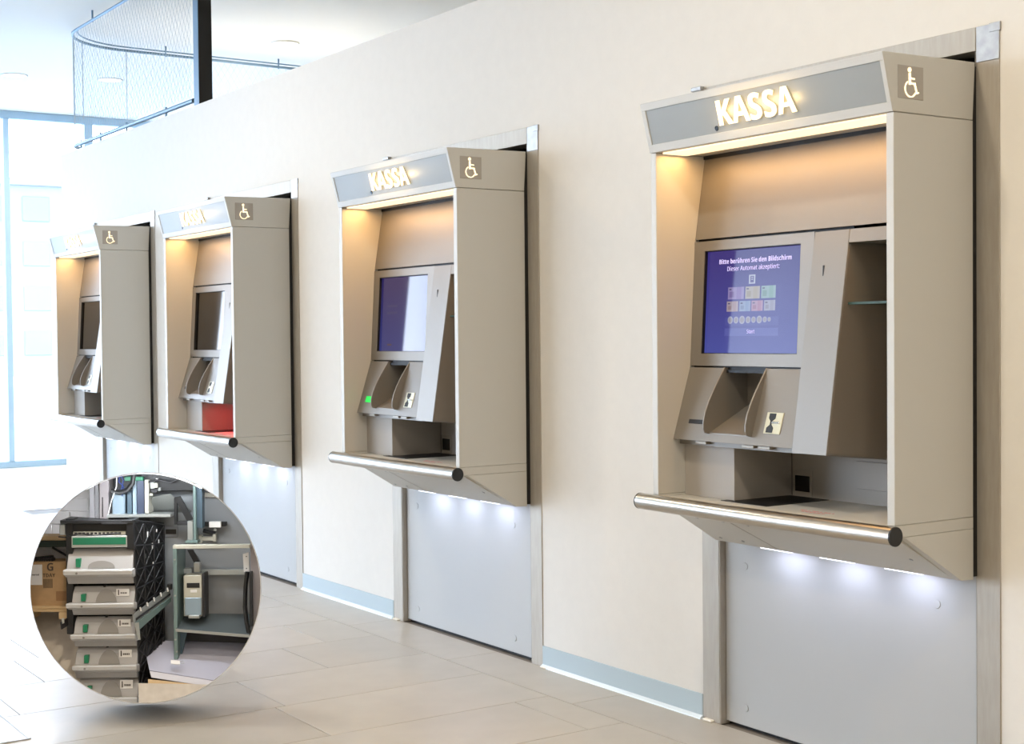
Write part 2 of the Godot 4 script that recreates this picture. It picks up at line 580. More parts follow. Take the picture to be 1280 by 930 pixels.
func frame(i: int):
	var t := thing("steel_surround", "brushed steel surround of the terminal " + WHICH[i], "frame", Vector3(0, 0, TERMINALS[i]), "steel surrounds of the terminals")
	var st := begin()
	ubox(st, -0.146, -0.0625, 0.0, 2.137, -0.02, 0.004, 0.001)
	ubox(st, -0.0615, -0.0575, 0.0, 2.07, -0.06, 0.0035, 0.001)
	put("jamb", st, M.steel, t)
	st = begin()
	ubox(st, 0.985, 1.062, 0.0, 2.04, -0.02, 0.004, 0.001)
	ubox(st, 0.9835, 0.9845, 0.0, 2.07, -0.06, 0.0035)
	put("jamb", st, M.steel, t)
	st = begin()
	ubox(st, 0.987, 1.062, 2.0405, 2.137, -0.02, 0.0045, 0.001)
	ubox(st, 1.03, 1.066, 2.115, 2.139, 0.0, 0.006, 0.001)
	put("corner_piece", st, M.steel_bright, t)
	st = begin()
	ubox(st, -0.146, 0.985, 2.073, 2.137, -0.06, 0.0042, 0.001)
	put("lintel", st, M.steel, t)
	st = begin()
	ubox(st, -0.17, -0.12, 2.128, 2.142, 0.0, 0.02, 0.002)
	put("film_tab", st, M.steel_bright, t)
	st = begin()
	ubox(st, -0.135, -0.09, 0.0, 0.008, 0.0, 0.02, 0.003)
	put("sealant", st, M.putty, t)
	st = begin()
	ubox(st, 1.062, 1.10, 0.0, 0.006, 0.0, 0.02, 0.002)
	put("sealant", st, M.putty, t)
	# grey service panel under the terminal
	t = thing("service_panel", "flat grey panel under the terminal " + WHICH[i], "panel", Vector3(0, 0, TERMINALS[i]), "panels under the terminals")
	st = begin()
	ubox(st, -0.056, 0.981, 0.012, 0.70, -0.04, -0.02, 0.0015)
	put("sheet", st, M.panel_grey, t)
	for q in [[0.04, 0.543], [0.829, 0.537], [0.039, 0.072], [0.829, 0.072]]:
		st = begin()
		disc(st, P(q[0], q[1], -0.0205), Vector3(-1, 0, 0), 0.013, 0.0025, 0.001, 20)
		put("screw", st, M.panel_grey, t)

func slab(st: SurfaceTool, prof: Array, u0: float, u1: float, thick := 0.012, bev := 0.001):   # sheet that follows a profile of [w, v] points from top to bottom
	var p := []
	for q in prof: p.append(q)
	for k in range(prof.size() - 1, -1, -1): p.append([prof[k][0] - thick, prof[k][1]])
	uprism(st, p, u0, u1, bev)

func terminal(i: int):
	var t := thing("payment_terminal", "silver terminal with KASSA canopy, " + WHICH[i], "terminal", Vector3(0, 0, TERMINALS[i]), "payment terminals in the wall")
	var st := begin()
	# cheeks, canopy, table, sloping underside
	for u in [0.0, 0.963]:
		st = begin()
		uprism(st, [[0.02, 1.8825], [0.335, 1.8825], [0.336, 0.805], [0.022, 0.805]], u, u + 0.026, 0.0015)
		var side := put("side_panel", st, M.silver, t)
		st = begin()
		uprism(st, [[0.022, 0.8042], [0.336, 0.8042], [0.322, 0.773], [0.022, 0.773]], u, u + 0.026, 0.001)
		put("skirt", st, M.silver, side)
		st = begin()
		uprism(st, [[0.022, 0.7722], [0.30, 0.7722], [0.072, 0.634], [0.022, 0.632]], u, u + 0.026, 0.001)
		put("cheek", st, M.silver, side)
		st = begin()
		uprism(st, [[0.023, 2.03], [0.023, 0.64], [-0.1, 0.64], [-0.1, 2.03]], u + 0.002, u + 0.024)
		put("side_gap_shade", st, M.black, side)  # black filler painting the shade in the gap beside the casing
	st = begin()
	uprism(st, [[0.01, 2.041], [0.374, 2.036], [0.335, 1.884], [0.02, 1.884]], 0.0, 0.989, 0.002)
	var canopy := put("canopy", st, M.silver, t)
	var sb := Transform3D(Basis(Vector3(0, 0, 1), Vector3(-0.247, 0.969, 0), Vector3(-0.969, -0.247, 0)), P(0.4945, 1.9600, 0.3546))
	st = begin()
	for q in [[-0.4945, 0.4945, 0.055, 0.0775], [-0.4945, 0.4945, -0.078, -0.053], [-0.4945, -0.476, -0.053, 0.055], [0.480, 0.4945, -0.053, 0.055]]:
		box(st, Vector3(q[0], q[2], -0.002), Vector3(q[1], q[3], 0.0035), 0.0008, sb)
	put("sign_rim", st, M.silver, canopy)
	st = begin()
	box(st, Vector3(-0.476, -0.053, -0.003), Vector3(0.480, 0.055, 0.0008), 0.0, sb)
	put("sign_panel", st, M.sign_glass, canopy)
	var tm := letters("KASSA", 0.078, 0.003)
	var bb := tm.get_aabb()
	var word := put("lettering", tm, M.sign_glow, canopy)
	var sx := 0.316 / bb.size.x
	var sy := 0.077 / bb.size.y
	word.transform = sb * Transform3D(Basis.from_scale(Vector3(sx, sy, 1)), Vector3(0.0065 - bb.get_center().x * sx, 0.0035 - bb.get_center().y * sy, 0.0055))
	for k in 5:                                        # what the lit letters give off onto the panel around them
		var o := OmniLight3D.new()
		o.name = "letter_lamp"
		o.light_color = Color(1.0, 0.84, 0.55)
		o.light_energy = HALO
		o.light_size = 0.012
		o.shadow_enabled = true
		o.position = sb * Vector3(0.0065 + (k - 2) * 0.064, 0.0035, 0.035)
		canopy.add_child(o, true)
	st = begin()
	disc(st, sb * Vector3(-0.172, -0.039, 0.0), sb.basis.z, 0.0075, 0.003, 0.0008, 16)
	put("sensor_eye", st, M.black_gloss, canopy)
	# access pictogram on the cheek of the canopy
	st = begin()
	ubox(st, 0.985, 0.9905, 1.920, 2.006, 0.221, 0.319, 0.0008)
	put("pictogram_plate", st, M.silver_dull_shade, canopy)
	var sym := begin()
	var pb := Transform3D(Basis(Vector3(1, 0, 0), Vector3(0, 1, 0), Vector3(0, 0, 1)), P(0.9905, 1.963, 0.27))
	disc(sym, pb * Vector3(-0.0065, 0.0325, 0), Vector3(0, 0, 1), 0.0062, 0.0025, 0.0, 16)
	for seg in [[[-0.006, 0.022], [-0.0055, -0.003], 0.0034], [[-0.005, 0.011], [0.011, 0.010], 0.0020], [[-0.005, -0.002], [0.013, -0.003], 0.0026], [[0.013, -0.003], [0.021, -0.026], 0.0026], [[0.021, -0.027], [0.027, -0.025], 0.0018]]:
		var a := Vector2(seg[0][0], seg[0][1])
		var b := Vector2(seg[1][0], seg[1][1])
		var d: Vector2 = (b - a).normalized() * seg[2]
		var n := Vector2(-d.y, d.x)
		prism(sym, PackedVector2Array([a - d + n, a - d * 0.6 - n, b + d - n, b + d + n]), pb.origin, Vector3(1, 0, 0), Vector3(0, 1, 0), Vector3(0, 0, 1), 0.0, 0.0025)
	var arc := PackedVector2Array()
	for k in 25: arc.append(Vector2(-0.003, -0.017) + Vector2.from_angle(deg_to_rad(120 + 215.0 * k / 24)) * 0.0225)
	for k in 25: arc.append(Vector2(-0.003, -0.017) + Vector2.from_angle(deg_to_rad(120 + 215.0 * (24 - k) / 24)) * 0.0190)
	prism(sym, arc, pb.origin, Vector3(1, 0, 0), Vector3(0, 1, 0), Vector3(0, 0, 1), 0.0, 0.0025)
	put("wheelchair_sign", sym, M.sign_glow, canopy)
	# lamp under the canopy
	st = begin()
	ubox(st, 0.035, 0.955, 1.879, 1.8845, 0.215, 0.315, 0.001)
	put("lamp_diffuser", st, M.lamp_warm, canopy)
	var l := AreaLight3D.new()
	l.name = "canopy_lamp"
	l.area_size = Vector2(0.92, 0.10)
	l.light_color = Color(1.0, 0.76, 0.46)
	l.light_energy = CANOPY
	l.shadow_enabled = true
	l.transform = Transform3D(Basis(Vector3(0, 0, 1), Vector3(1, 0, 0), Vector3(0, 1, 0)), P(0.495, 1.876, 0.265))
	canopy.add_child(l, true)
	st = begin()
	ubox(st, 0.026, 0.963, 1.872, 1.884, 0.09, 0.137)
	put("canopy_gap_shade", st, M.black, canopy)  # black bar painting the shade of the gap behind the lamp
	# table and underside
	st = begin()
	ubox(st, 0.024, 0.965, 0.774, 0.797, -0.03, 0.345, 0.002)
	var table := put("table", st, M.silver, t)
	st = begin()
	ubox(st, 0.225, 0.425, 0.7965, 0.7985, -0.012, 0.253, 0.0005)
	put("scan_mat", st, M.black, table, "matt black rubber mat")
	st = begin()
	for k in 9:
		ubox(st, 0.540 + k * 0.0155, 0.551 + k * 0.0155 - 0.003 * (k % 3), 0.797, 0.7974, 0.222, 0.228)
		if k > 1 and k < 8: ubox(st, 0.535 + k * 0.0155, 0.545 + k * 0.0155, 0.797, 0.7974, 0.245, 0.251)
	put("table_marks", st, M.red_mark, table, "faint red marks")  # thin red dashes lying on the table top
	st = begin()
	uprism(st, [[0.022, 0.774], [0.318, 0.774], [0.302, 0.766], [0.072, 0.6345], [0.022, 0.6325]], 0.0255, 0.9635, 0.001)
	var under := put("underside", st, M.silver, t)
	for q in [[0.10, 0.24], [0.22, 0.24], [0.33, 0.24], [0.055, 0.10], [0.16, 0.10], [0.90, 0.17]]:
		st = begin()
		var c := P(q[0], 0.6345 + (q[1] - 0.072) * 0.5717, q[1])
		disc(st, c, Vector3(-0.496, -0.868, 0), 0.006, 0.002, 0.0008, 12)
		put("screw", st, M.steel_bright, under)
	st = begin()
	tube(st, [P(0.245, 0.756, 0.287), P(0.30, 0.637, 0.079)], 0.0006, 5)
	put("seam", st, M.silver_dull_shade, under)
	for u in [0.269, 0.525, 0.779]:
		st = begin()
		ubox(st, u - 0.068, u + 0.068, 0.630, 0.6345, 0.026, 0.066, 0.001)
		put("led_lens", st, M.led_white, under)
		l = AreaLight3D.new()
		l.name = "led_lamp"
		l.area_size = Vector2(0.13, 0.03)
		l.light_color = Color(0.86, 0.88, 1.0)
		l.light_energy = LED
		l.shadow_enabled = true
		l.transform = Transform3D(Basis(Vector3(0, 0, 1), Vector3(1, 0, 0), Vector3(0, 1, 0)), P(u, 0.628, 0.046))
		under.add_child(l, true)
	# handrail, bowed a little
	st = begin()
	var pts := []
	for k in 17:
		var s := k / 16.0
		pts.append(P(lerp(-0.036, 1.008, s), 0.781, 0.358 + 0.012 * sin(PI * s)))
	tube(st, pts, 0.0255, 28)
	var rail := put("handrail", st, M.tube_steel, t)
	for e in [[-0.041, -0.034], [1.006, 1.013]]:
		st = begin()
		disc(st, P(e[0], 0.781, 0.358), Vector3(0, 0, 1), 0.0258, e[1] - e[0], 0.0012, 28)
		put("end_cap", st, M.black, rail)
	for u in [0.12, 0.5, 0.87]:
		st = begin()
		ubox(st, u - 0.02, u + 0.02, 0.772, 0.79, 0.32, 0.352, 0.002)
		put("bracket", st, M.silver, rail)
	# inside: head panel, screen bezel, tall right-hand housing, coin unit, recess
	st = begin()
	slab(st, [[0.133, 1.876], [0.1755, 1.6135]], 0.0265, 0.9625)
	put("head_panel", st, M.silver_unit, t)
	st = begin()
	slab(st, [[0.118, 1.884], [0.162, 1.6], [0.185, 1.2], [0.185, 1.19]], 0.0265, 0.69, 0.006)
	ubox(st, 0.0265, 0.9625, 0.80, 1.884, -0.034, -0.026)
	put("inner_lining", st, M.black, t)
	var z := Vector3(-0.99831, 0.0581, 0)
	var y := Vector3(0.0581, 0.99831, 0)
	var fb := Transform3D(Basis(Vector3(0, 0, 1), y, Vector3(0, 0, 1).cross(y)), P(0, 1.211, 0.200))
	st = begin()
	for q in [[0.0265, 0.076, 0.0, 0.3955], [0.499, 0.553, 0.0, 0.3955], [0.076, 0.499, 0.0, 0.038], [0.076, 0.499, 0.3645, 0.3955]]:
		box(st, Vector3(q[0], q[2], -0.012), Vector3(q[1], q[3], 0.0), 0.0, fb)
	var bezel := put("screen_bezel", st, M.silver_unit, t)
	st = begin()
	for q in [[0.0765, 0.0785, 0.038, 0.3645], [0.4965, 0.4985, 0.038, 0.3645], [0.0765, 0.4985, 0.0385, 0.0405], [0.0765, 0.4985, 0.362, 0.364]]:
		box(st, Vector3(q[0], q[2], -0.018), Vector3(q[1], q[3], -0.002), 0.0, fb)
	put("screen_reveal", st, M.black, bezel)
	var screen := put("screen", screen_quad(0.4205, 0.3225), screen_mat(i), bezel)
	screen.transform = fb * Transform3D(Basis.IDENTITY, Vector3(0.2875, 0.2012, -0.012))
	if i == 0: screen_words(screen)
	st = begin()
	uprism(st, [[0.1795, 1.604], [0.2785, 0.967], [0.0305, 0.941], [0.0305, 1.604]], 0.5565, 0.692, 0.0015)
	var housing := put("note_housing", st, M.silver_unit, t)
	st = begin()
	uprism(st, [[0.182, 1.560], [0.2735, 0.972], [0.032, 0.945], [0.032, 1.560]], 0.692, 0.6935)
	put("housing_flank", st, M.silver_shaded, housing)  # thin plate that carries the shade of the flank in its colour
	st = begin()
	var kb := Transform3D(fb.basis, P(0.6065, 1.487, 0.1977))
	box(st, Vector3(-0.0022, -0.018, -0.004), Vector3(0.0022, 0.018, 0.0012), 0.0004, kb)
	put("key_slot", st, M.black, housing)
	st = begin()
	slab(st, [[0.1795, 1.604], [0.1854, 1.566]], 0.6925, 0.9625, 0.15)
	put("niche_lintel", st, M.silver_unit, t)
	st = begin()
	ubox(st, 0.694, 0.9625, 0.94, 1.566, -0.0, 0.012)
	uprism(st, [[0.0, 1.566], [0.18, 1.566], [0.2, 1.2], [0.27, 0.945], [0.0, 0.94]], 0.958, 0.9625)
	put("niche_lining", st, M.silver_shaded, t)
	st = begin()
	ubox(st, 0.694, 0.958, 1.391, 1.397, 0.013, 0.189, 0.0008)
	var shelf := put("glass_shelf", st, M.shelf_glass, t)
	st = begin()
	ubox(st, 0.694, 0.958, 1.3905, 1.3975, 0.189, 0.1905)
	ubox(st, 0.6936, 0.695, 1.3905, 1.3975, 0.02, 0.1905)
	put("polished_edge", st, M.glass_edge, shelf)
	# coin unit with its bowl
	var front := func(v: float) -> float: return 0.201 + (1.205 - v) * 0.3186
	st = begin()
	for q in [[0.0265, 0.184, 0.979, 1.205], [0.378, 0.553, 0.979, 1.205], [0.184, 0.378, 0.979, 1.004]]:
		uprism(st, [[front.call(q[3]), q[3]], [front.call(q[2]), q[2]], [front.call(q[2]) - 0.03, q[2] - 0.002], [front.call(q[3]) - 0.03, q[3]]], q[0], q[1], 0.0)
	ubox(st, 0.0265, 0.553, 0.962, 0.979, -0.02, 0.245)
	var coin := put("coin_unit", st, M.silver_unit, t)
	for f in [0.184, 0.372]:
		st = begin()
		var p := [[0.085, 1.203]]
		for q in [[0.0, 1.207], [0.012, 1.175], [0.024, 1.14], [0.033, 1.105], [0.038, 1.07], [0.036, 1.04], [0.029, 1.018], [0.018, 1.006], [0.0, 1.002]]: p.append([front.call(q[1]) + q[0], q[1]])
		p.append([0.085, 1.002])
		uprism(st, p, f, f + 0.006, 0.0012)
		put("bowl_lip", st, M.silver_unit, coin)
	st = begin()
	uprism(st, [[0.105, 1.205], [0.105, 1.085], [0.266, 1.006], [0.266, 1.002], [0.095, 1.07], [0.095, 1.205]], 0.190, 0.372)
	put("bowl", st, M.silver_unit, coin)
	st = begin()
	ubox(st, 0.190, 0.372, 1.190, 1.1985, 0.10, 0.193)
	put("bowl_roof", st, M.black, coin)
	st = begin()
	for r in 5:
		for k in 4:
			var d := 0.15 + r * 0.016
			ubox(st, 0.305 + k * 0.015, 0.316 + k * 0.015, 1.0045 + (0.266 - d) * 0.4907, 1.0095 + (0.266 - d) * 0.4907, d - 0.005, d + 0.005, 0.001)
	put("coin_grate", st, M.silver_dull_shade, coin)
	var cb := Transform3D(Basis(Vector3(0, 0, 1), Vector3(0.3036, 0.9528, 0), Vector3(0, 0, 1).cross(Vector3(0.3036, 0.9528, 0))), P(0, 1.205, 0.201))
	var down := func(v: float) -> float: return (v - 1.205) / 0.9528
	st = begin()
	if i == 1:
		box(st, Vector3(0.078, down.call(1.026), -0.002), Vector3(0.160, down.call(1.052), 0.003), 0.001, cb)
		put("note_slot_light", st, M.led_green, coin, "glowing green light")
	else:
		box(st, Vector3(0.082, down.call(1.030), -0.002), Vector3(0.152, down.call(1.043), 0.0012), 0.0004, cb)
		put("receipt_slot", st, M.black, coin)
	st = begin()
	box(st, Vector3(0.424, down.call(1.015), -0.001), Vector3(0.492, down.call(1.077), 0.0025), 0.0008, cb)
	var plate := put("coin_plate", st, M.brass, coin)
	st = begin()
	var glass := PackedVector2Array([Vector2(0.434, down.call(1.018)), Vector2(0.461, down.call(1.018)), Vector2(0.462, down.call(1.032)), Vector2(0.452, down.call(1.041)), Vector2(0.452, down.call(1.051)), Vector2(0.463, down.call(1.060)), Vector2(0.463, down.call(1.074)), Vector2(0.436, down.call(1.074)), Vector2(0.436, down.call(1.060)), Vector2(0.445, down.call(1.051)), Vector2(0.445, down.call(1.041)), Vector2(0.434, down.call(1.032))])
	prism(st, glass, cb.origin, cb.basis.x, cb.basis.y, cb.basis.z, 0.0, 0.0033)
	put("coin_slot", st, M.black, plate)
	st = begin()
	box(st, Vector3(0.455, down.call(1.0435), 0.002), Vector3(0.486, down.call(1.0495), 0.009), 0.0015, cb)
	put("lever", st, M.chrome, plate)
	for q in [0.12, 0.33, 0.40]:
		st = begin()
		ubox(st, q, q + 0.05, 0.968, 0.977, 0.225, 0.262, 0.001)
		put("hinge", st, M.steel, coin)
	# recess under the coin unit
	st = begin()
	ubox(st, 0.0265, 0.257, 0.797, 0.9615, -0.02, 0.225, 0.001)
	put("recess_pillar", st, M.silver_dull_shade, t)
	st = begin()
	ubox(st, 0.257, 0.963, 0.797, 0.962, -0.026, -0.022)
	var rec := put("recess_back", st, M.silver_dull_shade, t)
	st = begin()
	ubox(st, 0.262, 0.345, 0.797, 0.882, -0.0225, -0.019, 0.001)
	var scan := put("scanner", st, M.silver_dull_shade, rec)
	st = begin()
	ubox(st, 0.272, 0.335, 0.813, 0.863, -0.020, -0.018, 0.0005)
	put("scanner_window", st, M.black_gloss, scan)
	st = begin()
	ubox(st, 0.53, 0.82, 0.841, 0.925, -0.0225, -0.018, 0.001)
	put("notice_plate", st, M.silver_dull_shade, rec)
	if i == 2:
		st = begin()
		ubox(st, 0.40, 0.52, 0.956, 0.9615, 0.06, 0.14, 0.001)
		put("scan_lamp", st, glow("lamp_red", Color(1.0, 0.08, 0.10), 1.0), t, "glowing red scanner lamp")
		l = AreaLight3D.new()
		l.name = "scan_light"
		l.area_size = Vector2(0.11, 0.07)
		l.light_color = Color(1.0, 0.07, 0.10)
		l.light_energy = 0.05
		l.shadow_enabled = true
		l.transform = Transform3D(Basis(Vector3(0, 0, 1), Vector3(1, 0, 0), Vector3(0, 1, 0)), P(0.46, 0.954, 0.10))
		t.add_child(l, true)

func screen_quad(w: float, h: float) -> ArrayMesh:
	var st := begin()
	var c := [Vector3(-w / 2, -h / 2, 0), Vector3(-w / 2, h / 2, 0), Vector3(w / 2, h / 2, 0), Vector3(w / 2, -h / 2, 0)]
	var uv := [Vector2(0, 1), Vector2(0, 0), Vector2(1, 0), Vector2(1, 1)]
	for k in [0, 1, 2, 0, 2, 3]:
		st.set_normal(Vector3(0, 0, 1))
		st.set_uv(uv[k])
		st.add_vertex(c[k])
	var back := [c[0] - Vector3(0, 0, 0.004), c[1] - Vector3(0, 0, 0.004), c[2] - Vector3(0, 0, 0.004), c[3] - Vector3(0, 0, 0.004)]
	face(st, back, Vector3.ZERO)
	for k in 4: face(st, [c[k], c[(k + 1) % 4], back[(k + 1) % 4], back[k]], Vector3(0, 0, -0.002))
	return st.commit()

func screen_mat(i: int) -> StandardMaterial3D:
	var m := mat("screen_%d" % i, Color(0.03, 0.03, 0.045), 0.09)
	m.metallic_specular = 0.3 if i == 0 else 0.5
	if i > 1: return m
	var img := Image.create(420, 322, false, Image.FORMAT_RGB8)
	img.fill(Color(0.30, 0.26, 0.62))
	for yy in 322:                                    # the page's own colour run, violet above and blue below
		var f := yy / 321.0
		img.fill_rect(Rect2i(0, yy, 420, 1), Color(0.285, 0.235, 0.56).lerp(Color(0.34, 0.37, 0.72), f))
	if i == 0:
		img.fill_rect(Rect2i(92, 210, 236, 26), Color(0.36, 0.37, 0.70))
		img.fill_rect(Rect2i(92, 244, 236, 24), Color(0.40, 0.42, 0.75))
		img.fill_rect(Rect2i(194, 80, 28, 28), Color(0.80, 0.82, 0.90))
		img.fill_rect(Rect2i(200, 84, 16, 20), Color(0.38, 0.36, 0.62))
		img.fill_rect(Rect2i(204, 87, 8, 3), Color(0.80, 0.82, 0.90))
		img.fill_rect(Rect2i(204, 93, 8, 3), Color(0.80, 0.82, 0.90))
		var notes := [[102, 116, 72, 38, Color(0.60, 0.52, 0.78)], [180, 116, 64, 38, Color(0.74, 0.70, 0.66)], [250, 116, 62, 38, Color(0.58, 0.72, 0.72)], [98, 160, 52, 32, Color(0.72, 0.62, 0.66)], [155, 160, 50, 32, Color(0.58, 0.66, 0.82)], [209, 160, 50, 32, Color(0.74, 0.56, 0.70)], [264, 160, 48, 32, Color(0.66, 0.66, 0.76)]]
		for n in notes:
			img.fill_rect(Rect2i(n[0], n[1], n[2], n[3]), n[4].lerp(Color(0.82, 0.84, 0.92), 0.25))
			img.fill_rect(Rect2i(n[0] + int(n[2] * 0.55), n[1], int(n[2] * 0.3), n[3]), n[4])
			img.fill_rect(Rect2i(n[0] + 5, n[1] + 5, 10, 4), Color(0.36, 0.34, 0.5))
			img.fill_rect(Rect2i(n[0] + 6, n[1] + 14, int(n[2] * 0.3), n[3] - 20), n[4].darkened(0.08))
		var cx := 116.0
		for k in 8:
			var r: float = [12, 11, 13, 11, 10, 12, 9, 7][k]
			for yy in range(-13, 14):
				for xx in range(-13, 14):
					var d := Vector2(xx, yy).length()
					if d < r: img.set_pixel(int(cx) + xx, 218 + yy, Color(0.66, 0.64, 0.70) if d < r * 0.65 else Color(0.72, 0.72, 0.82))
			cx += r + ([11, 13, 11, 10, 12, 9, 7, 0][k]) + 3
	else:
		img.fill_rect(Rect2i(60, 120, 90, 10), Color(0.40, 0.38, 0.62))
		img.fill_rect(Rect2i(60, 150, 90, 10), Color(0.40, 0.38, 0.62))
		img.fill_rect(Rect2i(70, 290, 40, 8), Color(0.55, 0.42, 0.42))
	img.generate_mipmaps()
	m.emission_enabled = true
	m.emission_texture = ImageTexture.create_from_image(img)
	m.emission_operator = BaseMaterial3D.EMISSION_OP_MULTIPLY
	m.emission = Color(1, 1, 1)
	m.emission_energy_multiplier = 0.38 if i == 0 else 0.2
	return m

func screen_words(screen: MeshInstance3D):
	var g := glow("screen_text", Color(0.70, 0.68, 0.88), 0.36)
	for q in [["Bitte berühren Sie den Bildschirm", 0.318, 0.127, 700, 0.006], ["Dieser Automat akzeptiert:", 0.230, 0.1015, 400, 0.0], ["Start", 0.034, -0.0935, 400, 0.0]]:
		var tm := letters(q[0], 0.013, 0.0006, q[3])
		var o := put("screen_line", tm, g, screen)
		var bb := tm.get_aabb()
		var s: float = q[1] / bb.size.x
		o.transform = Transform3D(Basis.from_scale(Vector3(s, s, 1)), Vector3(q[4] - bb.get_center().x * s, q[2] - bb.get_center().y * s, 0.0005))

# ------------------------------------------------------------------ the round inset view of the opened cash module, as an added drum
# frame of the added drum: a to the right, b up, c out of its back plate; its shell narrows towards the front rim
const TIP := Vector3(1.3175, 0.7767, 5.165)
const RIM := 0.4135
var SHOW := Transform3D()
var anchor := {}

func centre(c: float) -> Vector3: return Vector3(TIP.x * c / TIP.z, TIP.y * c / TIP.z, c)

func inset(called: String, label: String, category: String, base: Array, group := "") -> Node3D:
	var b := Vector3(base[0], base[1], base[2])
	var o := thing(called, label, category, Vector3.ZERO, group)
	o.transform = SHOW * Transform3D(Basis.IDENTITY, b)
	anchor[o] = b
	return o

func built(called: String, prims: Array, m: Material, parent: Node, label := "") -> MeshInstance3D:
	var st := begin()
	for q in prims:
		if q[0] == "box": box(st, Vector3(q[1], q[3], q[5]), Vector3(q[2], q[4], q[6]), q[7])
		elif q[0] == "tube":
			var pts := []
			for p in q[1]: pts.append(Vector3(p[0], p[1], p[2]))
			tube(st, pts, q[2], 8)
		elif q[0] == "disc": disc(st, Vector3(q[1][0], q[1][1], q[1][2]), Vector3(0, 0, 1), q[2], q[3], 0.0, 14)
		elif q[0] == "sweep":
			var p := PackedVector2Array()
			for v in q[1]: p.append(Vector2(v[0], v[1]))
			prism(st, p, Vector3.ZERO, Vector3(0, 0, 1), Vector3(0, 1, 0), Vector3(1, 0, 0), q[2], q[3], q[4])
		else:                                            # a plate or a fan of flat facets: given outline, thickness behind it
			var pts := []
			for v in q[1]: pts.append(Vector3(v[0], v[1], v[2]))
			var n := Vector3.ZERO
			var mid := Vector3.ZERO
			for i in pts.size():
				n += pts[i].cross(pts[(i + 1) % pts.size()])
				mid += pts[i] / pts.size()
			n = n.normalized()
			if n.z < 0: n = -n
			var low := []
			for p in pts: low.append(p - n * q[2])
			for i in pts.size():
				var j := (i + 1) % pts.size()
				tri(st, mid, pts[i], pts[j], n)
				tri(st, mid - n * q[2], low[i], low[j], -n)
				face(st, [pts[i], pts[j], low[j], low[i]], mid - n * q[2] / 2)
	var top := parent
	while not anchor.has(top): top = top.get_parent()
	return put(called, trimmed(st, anchor[top]), m, parent, label)

func trimmed(st: SurfaceTool, base: Vector3) -> SurfaceTool:      # cut a mesh off where it would pass through the round shell
	var a := st.commit_to_arrays()
	var vs: PackedVector3Array = a[Mesh.ARRAY_VERTEX]
	var ns: PackedVector3Array = a[Mesh.ARRAY_NORMAL]
	var out := begin()
	for i in range(0, vs.size(), 3):
		var poly := [vs[i], vs[i + 1], vs[i + 2]]
		for k in 48:
			var d := Vector3(cos(TAU * k / 48), sin(TAU * k / 48), 0)
			var s := []
			var over := false
			for p in poly:
				s.append((p - centre(p.z)).dot(d) - RIM * (1.0 - p.z / TIP.z) * 0.9979)
				if s[-1] > 0: over = true
			if not over: continue
			var next := []
			for j in poly.size():
				var l := (j + 1) % poly.size()
				if s[j] <= 0: next.append(poly[j])
				if (s[j] < 0 and s[l] > 0) or (s[j] > 0 and s[l] < 0): next.append(poly[j].lerp(poly[l], s[j] / (s[j] - s[l])))
			poly = next
			if poly.size() < 3: break
		for j in range(1, poly.size() - 1): tri(out, poly[0] - base, poly[j] - base, poly[j + 1] - base, ns[i])
	return out

func words(called: String, s: String, at: Array, cap: float, m: Material, parent: Node3D):
	var tm := letters(s, cap, 0.0006)
	var o := put(called, tm, m, parent)
	var bb := tm.get_aabb()
	o.position = Vector3(at[0], at[1], at[2]) - anchor[parent] - Vector3(bb.get_center().x, bb.get_center().y, 0)

